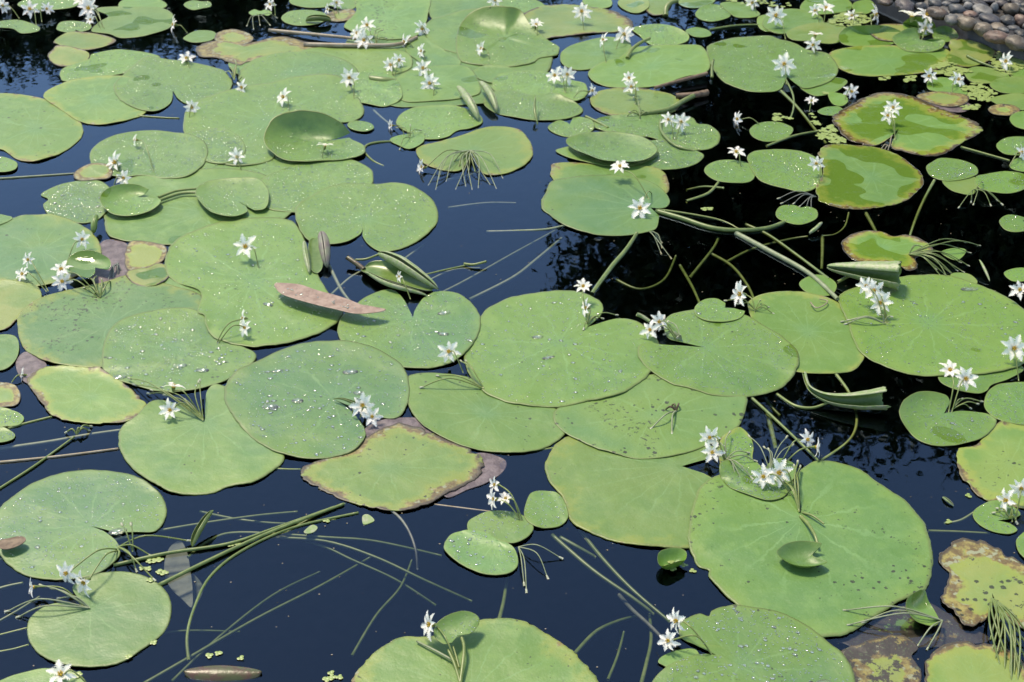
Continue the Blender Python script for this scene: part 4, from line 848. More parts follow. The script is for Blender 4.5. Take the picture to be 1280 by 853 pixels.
# ---------------------------------------------------------------- stems and twigs
def stem(label, P, r, mat=M_STEM, name='leaf_stem', r1=None, cat='leafstalk', group='long leaf stems over and under the water', seg=8):  # leaf stems, kept as loose objects beside their pads
    Q = [at(x, y, z/100) for x, y, z in P]; O = Q[0].copy(); Q = [q-O for q in Q]
    vs, fs = tube(Q, r/1000, (r1 or r)/1000, seg, 6)
    o = link(name, mesh(name, vs, fs), mat); o.location = O
    return tag(o, label, cat, group)
ST = '''
green stem slanting up from the left edge to a small leafy node|G 2.2|-12,618,.1 38,586,.2 66,566,.2 93,546,.3
broad sunken pale stem crossing level at the left edge|P 4|-10,563,-1 60,553,-1 110,544,-.8 152,538,-.6
straight tan stem on the surface left of the pale notched pad|T 2.6|-10,579,.1 70,571,.1 148,561,.1
short stem running into the tattered pink-rimmed pad from the left|S 2.6|10,536,0 30,530,0 65,521,.1
thick olive stem curving over the sunken grey leaf at lower left|O 3.4|142,707,.1 207,692,.3 285,680,.3 345,660,.3 418,634,.2
long olive stem reaching from the kidney pad to the upper right|O 3.6|198,732,.1 250,706,.3 320,673,.4 372,652,.4 430,630,.2
hook-shaped stem sweeping down to the bottom beside the bronze leaf|O 3|236,826,-.3 234,795,-.2 243,760,-.1 262,722,0 300,690,.1 365,660,.1 448,641,.1
long sunken stem rising diagonally from the bottom left|O 3.2|178,856,-1.2 237,822,-1.2 320,774,-1.5 400,733,-2 463,697,-3.5
sunken level stem behind the olive ones at lower left|O 3|142,676,-.6 187,666,-.6 250,655,-.7 320,645,-1 372,640,-1.4
green stem arching from the sunken leaf away to the right under water|O 3|235,697,-.4 262,676,-.5 300,666,-.6 407,672,-1 470,677,-1.6 552,695,-3
sunken stem sinking to the right below the fading brown-margined pad|O 3|335,672,-1 407,677,-1.2 470,697,-1.6 532,726,-2.6 590,752,-4.5
deepest of the sunken stems running right at the lower centre|O 2.8|340,668,-1.5 400,682,-2 440,700,-2.6 495,725,-3.5 545,757,-5
sunken stem slanting from the floating trio to the fringed bloom at bottom|O 4|690,669,-.8 740,712,-1 790,747,-1.6 818,768,-2.6
second sunken slanting stem, just right of the first below the centre|O 4|725,663,-1.4 752,697,-1.4 790,737,-1.6 838,778,-2
short sunken stem stub between the two slanting ones|O 4|700,672,-1.2 722,684,-1.4 745,697,-2.4
sunken upright stem at the bottom edge left of the bead-strewn notch pad|O 4|801,858,-1 808,830,-1.4 814,800,-2.2 812,768,-4
dim sunken stem leaving the frilled pad to the right|O 4|718,818,-1 745,790,-2 775,776,-3.2 800,770,-5
dim grey sunken stem meeting the fringed bloom from the left|E 4|774,744,-4 790,762,-2.6 810,780,-1.8 828,798,-1.2
sunken stem going straight up from the frilled pad|O 4|624,775,-.8 630,750,-1.6 634,720,-2.4
greyish root stem dangling below the fading brown-margined pad|E 2.6|490,639,0 502,650,0 513,668,-.3 520,690,-1 522,712,-3
thin level stem between the smooth pad and the fading pad|S 2.2|342,586,-.1 360,587,-.1 376,587,-.1
stem peeping under the lower left of the fading pad|O 3|355,668,-1.6 400,642,-.6 432,630,-.2
stem between the fading pad and the flower above the floating trio|T 2|543,631,-.1 583,636,-.1 615,640,-.1
level green stem from the left of the wide plain pad towards it|S 3|625,567,-.2 660,565,-.2 695,560,-.1
pale level stem on the open blue water reaching the big wavy pad|P 2.6|608,290,-.5 645,289,-.2 682,287,0 706,282,0
sunken diagonal stem in the open blue water, right of the middle|P 3.4|587,375,-3 640,348,-1.4 670,325,-1.6 702,298,-2.6
thick standing stem running down from the big wavy pad to the widest centre pad|O 4.6|740,368,-.4 765,333,0 782,313,.1 796,292,.2
thick curved stem bundle leaving the big wavy pad to the right|O 4.6|820,264,.2 852,273,.3 890,285,.3 927,288,.3 960,285,.2 982,277,.1
slim stem alongside the thick curved bundle|S 2|823,262,.3 870,269,.2 905,277,0 932,292,-.4
pale thick stem lying diagonally down to the widest dewy pad|P 5|920,292,.1 960,313,.3 1010,341,.4 1047,374,.6
olive stem parallel above the pale thick one|O 3.4|932,281,-.4 960,294,-.3 997,320,-.2 1036,349,.1
sunken stem arching in the black water right of the thick standing one|O 3.2|862,348,-3 890,313,-1.8 898,298,-1.6
sunken short stem above the small round pad on the dewy notched one|O 3|850,332,-2.6 865,358,-1.4 875,380,-.6
sunken stem curving down to the flower left of the orange-cornered pad|O 3|890,318,-1.6 915,333,-1 935,358,-.6 946,384,0
olive stem dropping from the dewy lone pad to the orange-rimmed pad|O 3|1168,226,-.2 1155,250,-.3 1145,273,-.3 1137,296,-.2
short sunken stem above the orange-rimmed pad|O 3.6|1080,263,-.6 1088,277,-.8 1096,292,-1
thin looping stem left of the orange-rimmed pad|O 1.6|1061,266,-.2 1056,283,-.4 1044,293,-.2 1028,295,0
vertical sunken stem under the tiny curled hook|O 3.4|1028,295,-.6 1028,315,-1.2 1027,337,-2
green stem looping behind the curved-neck leaf on black water|G 3|1045,468,.1 1060,489,-.2 1069,511,-.4 1070,534,-.3 1058,554,-.2 1026,576,.1
yellow-green stem joining the curved-neck leaf from the left|G 3|971,493,-.1 993,507,.1 1015,510,.3 1034,504,.9
long straight stem slanting through black water to the slit-notched pad|O 3|940,498,.2 960,516,.3 990,544,.4 1024,577,.4
sunken thick stem stub under the two side-facing flowers|O 5|960,518,-1.2 965,540,-1 970,562,-.8
level sunken stem between the biggest pad and the decaying notched pad|G 2.6|1160,664,-.4 1197,665,-.5 1237,667,-.6
dim stem rising to the small pad beside the lower right bloom|O 3|1180,655,-1.6 1200,651,-.8 1217,641,-.1
olive stem slanting behind the small round pads left of the burnt-margin pad|O 3|976,114,-.1 997,135,-.2 1017,160,-.3 1033,180,-.3
thin brown stem curling under the large dewy notched pad|O 1.8|982,99,.3 991,118,.1 992,135,0 988,148,0
level stem running from the small dewy pad to the burnt-margin pad|S 2.2|958,183,0 992,170,.1 1022,164,.1
thin green stem on black water right of the burnt-margin pad|G 2.2|1201,184,.1 1230,192,.1 1262,201,.1
upper stem joining the twin cupped pads|S 2.6|198,247,1 220,239,1.2 246,236,1.2
lower stem joining the twin cupped pads|S 2.6|198,251,.9 225,242,1 246,241,1.1
long pale stem on the blue water at the left edge|P 1.8|-8,224,.1 50,220,.1 108,216,.1
sunken stem dropping from the mauve-sided folded leaf|P 3.4|412,333,-.3 427,363,-.6 440,380,-1
crossing sunken stem beside the mauve-sided folded leaf|P 2.6|414,369,-1 437,348,-.4 458,336,0
stem crossing the open water right of the boat-shaped leaf|G 2|531,344,-.1 555,338,0 582,332,.1
second fainter stem right of the boat-shaped leaf|P 2|534,352,-.6 565,338,-.6 600,335,-1
faint sunken stem above the boat-shaped leaf|P 2.4|503,326,-1 515,317,-1.2 530,306,-2
pale level sunken stem across the open water in the upper middle|P 2|560,260,-1 607,254,-1 645,254,-1.4
curved stem loop on the water right of the upturned leaf|S 2.2|492,177,0 472,178,.1 458,182,.1 456,190,.1 466,201,0 480,208,-.2
sunken straight stem below the twin blooms' pads|P 2|467,138,-.8 478,148,-.8 490,157,-1
dry straw stem lying across the pads at the top middle|T 3.4|336,38,.6 390,43,1 440,48,1.2 462,52,1.2
long pale dry stalk resting under the twin blooms|T 4.4|380,56,.8 445,57,1.1 495,56,1.1 521,47,1
thin level stem over black water at the top right of the middle|O 2|887,37,.2 920,32,.3 948,31,.3
curved hollow brown stub sticking up at the top edge|O 5|832,20,.1 833,10,1.6 840,3,2.6 848,1,3
thin level stem in the black gap near the top left|G 1.6|173,145,.1 200,147,.1 224,148,.1
arching stem with a kink over the broad smooth pad|S 3.4|784,73,.6 790,62,1.4 800,54,2.2 812,48,2
drooping stem loop under the twin white flowers|O 3|826,150,.6 826,162,.8 835,175,.9 848,184,.8 868,189,.5
green stem curving out of the fold of the big wavy pad's neighbour|O 3|905,236,-.2 880,234,-.2 858,238,-.4
stem fragment curving right of the big wavy pad|G 3|858,252,-.2 885,242,0 898,228,.1
sunken stem entering at the left edge under the bead-strewn pad|O 3.4|-10,739,-.4 10,733,-.3 29,729,-.2
thin level stem left of the kidney pad|S 2|-8,796,-.1 15,790,-.1 34,785,0
lower thin level stem left of the kidney pad|S 2|-8,816,-.1 15,812,-.1 36,806,0
dim sunken stem behind the stalks left of the kidney pad|O 3|-10,782,-1.4 20,765,-1 50,746,-.8
curved petiole holding the cupped boat leaf on the biggest pad|G 3.4|1001,646,.4 1010,655,1.2 1018,668,1.6 1022,680,1.3
short bent petiole with a forked tip on the biggest pad|G 2.2|1003,641,.4 1016,645,.9 1030,655,.8
left petiole of the small raised leaf over the frilled pad|G 3|576,856,.8 568,830,1.6 560,812,2.1
right petiole curling under the small raised leaf over the frilled pad|S 3.6|575,856,.8 579,825,1.6 580,808,1.9 577,797,2
long drooping spent stalk on the frilled pad|P 2.4|570,828,1 545,814,.9 521,802,.7
stalk between the two petioles of the small raised leaf|S 2|574,835,1.2 570,820,1.6 566,807,1.8
stem resting from the bank liner to the yellow pad with orange rim|O 2.4|1209,70,.6 1225,78,.6 1247,86,.3
stem dropping from the kinked green stem to the wide dewy pad|G 3|732,146,.1 745,152,.2 760,160,.3
green stem under the grey-green rolled leaf|G 3|1047,353,.1 1060,346,.5 1071,341,1
curled dry tendril lying on the orange-cornered pad|T 1.2|1013,378,.9 1020,385,.9 1031,381,.9 1034,376,.9 1024,374,.9
'''
ST += '''faint sunken stem running beneath the wide open water at the lower left|O 3|250,640,-2.5 300,650,-2 360,655,-2.2 420,650,-3
deep sunken stem parallel to the long diagonal one at the lower left|O 2.8|215,852,-3.2 270,800,-3 340,745,-3.4 400,715,-4.5
dim sunken stem crossing under the hook-shaped stem|O 2.6|60,845,-2 130,810,-2 215,790,-2.6 300,790,-4
sunken stem rising left of the frilled pad|O 2.8|440,820,-3 470,770,-2.6 500,735,-3 515,700,-4
sunken stem under the small blue gap above the kidney pad|S 2.4|0,700,-1 60,690,-1.4 120,700,-2
faint stem drifting under the open blue water, upper middle|P 2.4|560,225,-1.6 600,215,-1.6 650,190,-2
dim stem reaching down from the boat-shaped leaf|P 2.4|540,372,-1 580,352,-1.6 640,318,-2.2 700,285,-3
sunken stem in black water left of the tiny curled hook|O 3|905,330,-2.2 940,312,-2 985,300,-1.8 1010,296,-1
sunken arching stem between the thick stem and the widest centre pad|O 3|770,350,-1.8 800,362,-2 830,350,-2.4 845,320,-3
sunken stem deep in the black gap left of the curved-neck leaf|O 3.4|950,470,-2 958,500,-2 975,520,-2.6
sunken stem at the bottom between the frilled pad and the lower bloom pair|O 3|760,850,-1.5 772,820,-2 780,790,-3
'''
MK = dict(G=M_STEM, S=M_STEM, O=M_OLIVE, P=M_PALE, T=M_TAN, E=M_GREY)
for ln in ST.strip().split('\n'):
    lab, a, P = ln.split('|'); k, r = a.split(); P = [tuple(float(v) for v in p.split(',')) for p in P.split()]
    r = float(r)*pxm(*P[len(P)//2][:2])*1000*.5*1.4
    stem(lab, P, r, MK[k], r1=r*.72)
stem('brown broken stick with green tip on the faded pad near the top', [(818, 110, .8), (850, 101, 1.2), (884, 92, 1.6)], 4.2, M_TWIG, 'stick', 5.0, 'stick', 'sticks')
stem('short upright green stub at the end of the brown stick', [(890, 97, .2), (890, 85, 1.8), (892, 75, 3.2)], 4.0, M_OLIVE, 'stick', 3.0, 'stick', 'sticks')
stem('dark olive stick bent below the brown one, knobbly end', [(800, 143, .6), (835, 137, 1.0), (855, 126, 1.3), (867, 120, 1.4)], 5.4, M_OLIVE, 'stick', 6.2, 'stick', 'sticks')
stem('thick brown knobbly stick end over the black water', [(845, 120, .8), (866, 119, 1.2), (884, 116, .9)], 7.0, M_TWIG, 'stick', 8.4, 'stick', 'sticks')
stem('bronze curled leaf bud left of the boat-shaped leaf', [(434, 322, 1.6), (443, 328, 1.2), (455, 337, .5)], 4.6, M_BRONZE, 'leaf_bud', 5.2, 'leaf bud', 'leaf buds')
stem('green neck arching from the bronze bud to the boat-shaped leaf', [(444, 325, .9), (458, 324, 1.1), (474, 318, 2.0)], 2.3, M_STEM)
stem('tan cut stalk end beside the double bloom, right of the centre', [(796, 393, 1.4), (803, 396, 1.0), (812, 402, .5)], 4.0, M_UNDER, 'leaf_bud', 3.4, 'leaf bud', 'leaf buds')
stem('stubby green twig floating alone on the open blue water', [(580, 330, .3), (592, 331, .6), (608, 327, 1.0)], 3.0, M_STEM, 'twig', 2.2, 'twig', 'sticks')

# spent flower stalks: a fan of thin stalks, each ending in a tip
def fan(label, root, tips, r=.9, mat=M_PALE, tipr=1.9, z0=.5, zmid=.6, group='fans of spent flower stalks'):
    Rt = at(root[0], root[1], z0/100); e = empty('stalk_tuft', Rt); tag(e, label, 'stalk tuft', group)
    for i, t in enumerate(tips):
        zt = t[2] if len(t) > 2 else .5; T = at(t[0], t[1], zt/100)-Rt
        mid = T*.5+Vector((random.uniform(-.1, .1)*T.length, random.uniform(-.05, .05)*T.length, zmid/100+.1*T.length))
        vs, fs = tube([Vector((0, 0, 0)), mid, T], r/1000, r/1000*.85, 6, 6); s = link('stalk', mesh('stalk', vs, fs), mat, e)
        if tipr:
            vs, fs = tube([T*.97, T, T+(T-mid).normalized()*tipr*2.6/1000], tipr*.7/1000, tipr/1000, 6, 2); link('bud', mesh('bud', vs, fs), M_BUD, s)
    return e
fan('black fan of roots spreading from the notch of the bleached-rim pad', (588, 188), [(536, 231, -.25), (545, 236, -.25), (558, 226, -.25), (570, 236, -.25), (582, 232, -.25), (590, 236, -.25), (598, 234, -.25), (612, 230, -.25), (620, 235, -.25), (628, 222, -.25), (548, 224, -.25)], 1.1, M_PALE, 1.5)
fan('dark drooping roots in front of the notch of the bleached-rim pad', (589, 190), [(566, 205, 0), (573, 212, 0), (579, 216, 0), (586, 214, 0), (594, 215, 0), (600, 210, 0)], 1.6, M_OLIVE, 0)
fan('tangle of stalks in the notch of the smooth pad with a flower pair', (254, 526), [(168, 481, .4), (186, 492, .4), (162, 473, 1), (248, 478, 3), (250, 476, 2.2), (190, 488, .3), (206, 494, .6), (232, 500, .8)], 1.0, M_STEM)
fan('stalks behind the flower pair at the end of the biggest pad slit', (999, 640), [(993, 583, 1.6), (997, 578, 2.0), (1000, 584, 1.4), (980, 603, 1.2), (975, 598, .8)], 1.3, M_STEM)
fan('spent stalks curling over the dewy cupped pad, right of the centre', (908, 574), [(919, 594, .6), (926, 598, .6), (939, 597, .8), (912, 541, 1.5), (886, 572, .7), (897, 553, 2), (934, 566, .6), (943, 576, .5)], 1.1, M_PALE)
fan('thin upright stalks over the black water between the side-facing flowers', (962, 588), [(937, 546, 1.6), (983, 547, 2.4), (990, 557, 1.6), (956, 560, 1.4), (961, 562, 1.0)], .9, M_PALE)
fan('dense bundle of stalks trailing on black water right of the orange-rimmed pad', (1136, 318), [(1176, 345, .1), (1181, 343, .1), (1188, 341, .1), (1196, 338, .1), (1204, 340, .1), (1210, 332, .1), (1200, 328, .1), (1212, 316, .3), (1224, 307, .6), (1170, 336, .1), (1186, 350, .1), (1146, 307, 1.4), (1151, 308, 1.4), (1208, 303, .8), (1193, 345, .1)], 1.1, M_OLIVE, 1.3)
fan('thick bundle of long green stalks hanging down at the lower right corner', (1240, 748), [(1250, 832, .1), (1256, 838, .1), (1262, 842, .1), (1268, 845, .1), (1274, 846, .1), (1280, 840, .1), (1285, 830, .1), (1244, 825, .1), (1240, 815, .1), (1288, 812, .1), (1272, 852, .1), (1264, 852, .1), (1290, 800, .1), (1238, 800, .1), (1252, 815, .3), (1260, 825, .3), (1270, 830, .3)], 1.5, M_OLIVE, 0)
fan('small tuft of stalks under the little pads at the right edge', (1219, 237), [(1199, 259, .1), (1214, 252, .1), (1217, 255, .1), (1238, 256, .1), (1246, 250, .1), (1252, 255, .1), (1228, 228, 1.0)], 1.0, M_OLIVE)
fan('thin pale stalks under water below the big wavy pad', (812, 290), [(826, 302, -.1), (827, 308, -.2), (826, 316, -.2), (838, 322, -.3), (822, 300, -.2)], .9, M_PALE)
fan('spent stalks reaching right from the floating trio', (648, 684), [(700, 697, .3), (655, 729, .2), (658, 738, .1), (684, 721, .1)], .9, M_PALE)
fan('bare stalks left of the kidney pad near the nodding flowers', (112, 760), [(10, 764, .2), (24, 771, .2), (52, 732, 1.6), (66, 736, 1.4), (75, 748, 1)], 1.2, M_PALE)
fan('two dark upright buds at the notch of the bead-strewn left pad', (166, 690), [(153, 657, 2.2), (164, 657, 2.4)], 1.2, M_OLIVE, 2.4)
fan('arching spent stalks between the left pads and the duckweed', (148, 684), [(235, 676, .6), (192, 724, .5), (170, 712, .2), (187, 694, .2)], 1.3, M_STEM)
fan('stalk cluster left of the triple bloom on the widest dewy pad', (1104, 404), [(1062, 400, .5), (1058, 405, .4), (1054, 402, .5), (1101, 394, 1.6), (1113, 396, 1.8)], 1.2, M_PALE)
fan('two dead stalks lying on the nibbled centre pad', (845, 514), [(815, 535, .4), (840, 541, .4)], 1.5, M_PALE, 2.2)
fan('dark shrivelled bits beside the dead stalks on the nibbled pad', (845, 514), [(832, 512, .5), (848, 506, .6), (840, 507, .4)], 1.8, M_BRONZE, 0)
fan('spent stalks over the blunt crowded pad, left of the centre', (605, 486), [(528, 484, .6), (548, 470, .5), (577, 452, 2), (583, 452, 1.6)], 1.3, M_STEM)
fan('tuft of stalks at the root of the open flower pair on the black notch', (1112, 184), [(1102, 186, .3), (1106, 187, .3), (1110, 188, .3), (1116, 170, 1.2)], 1.3, M_TAN, 0)
fan('thin stalks trailing left of the wet brown-edged pad', (1020, 246), [(974, 248, .1), (978, 254, .1), (993, 254, .1), (1000, 258, .1), (1008, 260, .1), (1014, 262, .1)], .9, M_GREY)
fan('leafy node with small side shoots on the slanting left stem', (96, 543), [(84, 540, .5), (112, 533, .4), (110, 538, .2), (100, 536, 1)], 1.6, M_STEM, 2.0)
fan('green stalks and folded shoots beneath the raised vivid heart leaf', (125, 372), [(112, 348, 1), (120, 346, 1.2), (127, 350, 1), (118, 368, .5), (138, 352, .4), (106, 360, .5)], 1.6, M_STEM)
fan('bright green shoots poking up in the gap near the top left flowers', (293, 100), [(283, 90, .8), (288, 84, 1.6), (294, 76, 2.2), (296, 82, 1.4)], 1.7, M_STEM)
fan('spent stalks under the tiny star-shaped pad', (512, 172), [(513, 157, 2), (497, 160, 1.2), (500, 186, .2), (525, 163, .8)], 1.0, M_OLIVE)
fan('stalk tuft in the notch of the widest centre pad', (735, 404), [(745, 398, .4), (770, 394, .3), (752, 398, .6), (730, 410, .6), (737, 392, 1.4)], 1.1, M_STEM)
fan('stalks around the double bloom between the centre and dewy notched pads', (852, 425), [(836, 402, 1), (826, 412, .8), (832, 418, .5), (846, 418, .8), (848, 421, 1.0)], 1.1, M_PALE)
fan('long thin stalks right of the side-facing bloom on the small round pad', (944, 388), [(908, 376, .6), (924, 380, .8), (950, 376, 1), (966, 392, .3), (960, 384, .4)], 1.0, M_STEM)
fan('thin brown stalks on the tilted dark leaf mass under the biggest pad', (1178, 776), [(1057, 763, .4), (1062, 781, .4), (1080, 778, .3), (1148, 806, .2), (1160, 810, .2)], 1.2, M_PALE, 1.5)
fan('small stalks in the notch of the shiny heart-shaped pad', (1190, 512), [(1202, 499, 1.4), (1226, 502, .3), (1221, 505, .3), (1212, 510, .3)], 1.2, M_STEM)
fan('stalks among the small pad and bloom at the lower right edge', (1262, 648), [(1244, 641, .6), (1248, 636, .8), (1270, 652, .4), (1262, 632, 1.2)], 1.1, M_STEM)
fan('stalk tuft where the kinked stem meets the faded pads near the top', (800, 145), [(792, 122, 1.6), (788, 140, .6), (783, 146, .4), (806, 140, .4), (812, 143, .3), (800, 150, .3)], 1.3, M_OLIVE)
fan('spent stalks beside the rolled dark leaf under the white pair at top', (470, 56), [(478, 38, 2.2), (474, 36, 2.4), (482, 48, 1), (460, 60, .6)], 1.2, M_STEM)
fan('wispy stalks over blue water under the lone bud at the top', (324, 20), [(309, 32, .1), (317, 36, .1), (325, 31, .1), (337, 31, .1), (345, 22, .1)], .9, M_PALE)
fan('rough patch of sunken stalk ends by the left cluster', (148, 330), [(135, 352, 0), (142, 350, 0), (148, 345, 0), (152, 340, 0), (139, 348, 0), (146, 338, 0)], 1.6, M_GREY, 0)
# ---------------------------------------------------------------- flowers
def petal_mesh(seed):
    rs = random.Random(seed); n = 17; vs = []; fs = []
    for i in range(n+1):
        t = i/n; wd = .035+.135*math.sin(PI*min(1, t*1.02))**.8*(1-.25*t)
        if t > .97: wd = .02
        L = wd*(1+(1.1 if i % 2 else -.5)*rs.random()*(1 if .15 < t < .95 else 0)); Rr = wd*(1+(1.1 if i % 2 else -.5)*rs.random()*(1 if .15 < t < .95 else 0))
        z = .16*math.sin(t*PI*.8)-.22*t*t
        vs += [(t, -L, z+.05), (t, -L*.4, z), (t, Rr*.4, z), (t, Rr, z+.05)]
    for i in range(n):
        for k in range(3): a = i*4+k; fs.append((a, a+1, a+5, a+4))
    me = mesh('petal', vs, fs); me.materials.append(M_PETAL); me.polygons.foreach_set('use_smooth', [True]*len(me.polygons)); return me
PET = [petal_mesh(s) for s in range(5)]
def core_mesh():
    vs, fs = [], []
    for a in range(5):
        an = 2*PI*a/5; d = Vector((math.cos(an), math.sin(an), 0))
        tube([d*.05, d*.10+Vector((0, 0, .14)), d*.12+Vector((0, 0, .28))], .035, .05, 5, 2, True, vs, fs)
    tube([Vector((0, 0, -.05)), Vector((0, 0, .08)), Vector((0, 0, .2))], .17, .06, 9, 3, True, vs, fs)
    me = mesh('flower_centre', vs, fs); me.materials.append(M_CORE); me.polygons.foreach_set('use_smooth', [True]*len(me.polygons)); return me
CORE = core_mesh()
FACE = dict(F=(.0, -.75, .65), U=(0, -.3, 1), L=(-.85, -.35, .35), R=(.85, -.35, .35), D=(-.45, -.85, .15), B=(.1, .4, .9), K=(-.45, -.6, .65), J=(.45, -.6, .65))
def flower(label, fx, fy, wp, rx, ry, face, z, idx):
    rs = random.Random(idx*13+5)
    q = at(fx, fy, z/100); D = wp*pxm(fx, fy)*1.06; r0 = at(rx, ry, .6/100)
    n = Vector(FACE[face])+Vector((rs.uniform(-.15, .15), rs.uniform(-.12, .12), rs.uniform(-.1, .1))); n.normalize()
    e = empty('water_snowflake', r0); tag(e, label, 'flower', 'white fringed flowers')
    h = q-r0; b = -n*.35*D
    end = h+b*.5
    if end.length > .004:
        mid = end*.5+Vector((rs.uniform(-.1, .1)*end.length, 0, .18*end.length if face in 'DLR' else .02))
        vs, fs = tube([Vector((0, 0, -.004)), mid, end, h-n*D*.06], .0011, .0013, 6, 5)
        tube([h-n*D*.22, h-n*D*.1, h-n*D*.02], D*.05, D*.11, 7, 2, True, vs, fs)
        link('stalk', mesh('stalk', vs, fs), M_STEM, e)
    rot = n.to_track_quat('Z', 'Y').to_matrix().to_4x4()
    npt = rs.choice((6, 7, 7, 8)); a0 = rs.uniform(0, 6)
    cup = rs.uniform(.10, .42)
    for k in range(npt):
        o = bpy.data.objects.new('petal', rs.choice(PET)); COL.objects.link(o); o.parent = e
        a = a0+2*PI*k/npt+rs.uniform(-.14, .14); s = D*.5*rs.uniform(.85, 1.12)
        o.matrix_local = Matrix.Translation(h) @ rot @ Matrix.Rotation(a, 4, 'Z') @ Matrix.Translation((D*.03, 0, 0)) @ Matrix.Rotation(-cup+rs.uniform(-.2, .2), 4, 'Y') @ Matrix.Rotation(rs.uniform(-.3, .3), 4, 'X') @ Matrix.Diagonal((s, s*1.12, s, 1))
    o = bpy.data.objects.new('flower_centre', CORE); COL.objects.link(o); o.parent = e
    o.matrix_local = Matrix.Translation(h) @ rot @ Matrix.Scale(D*.55, 4)
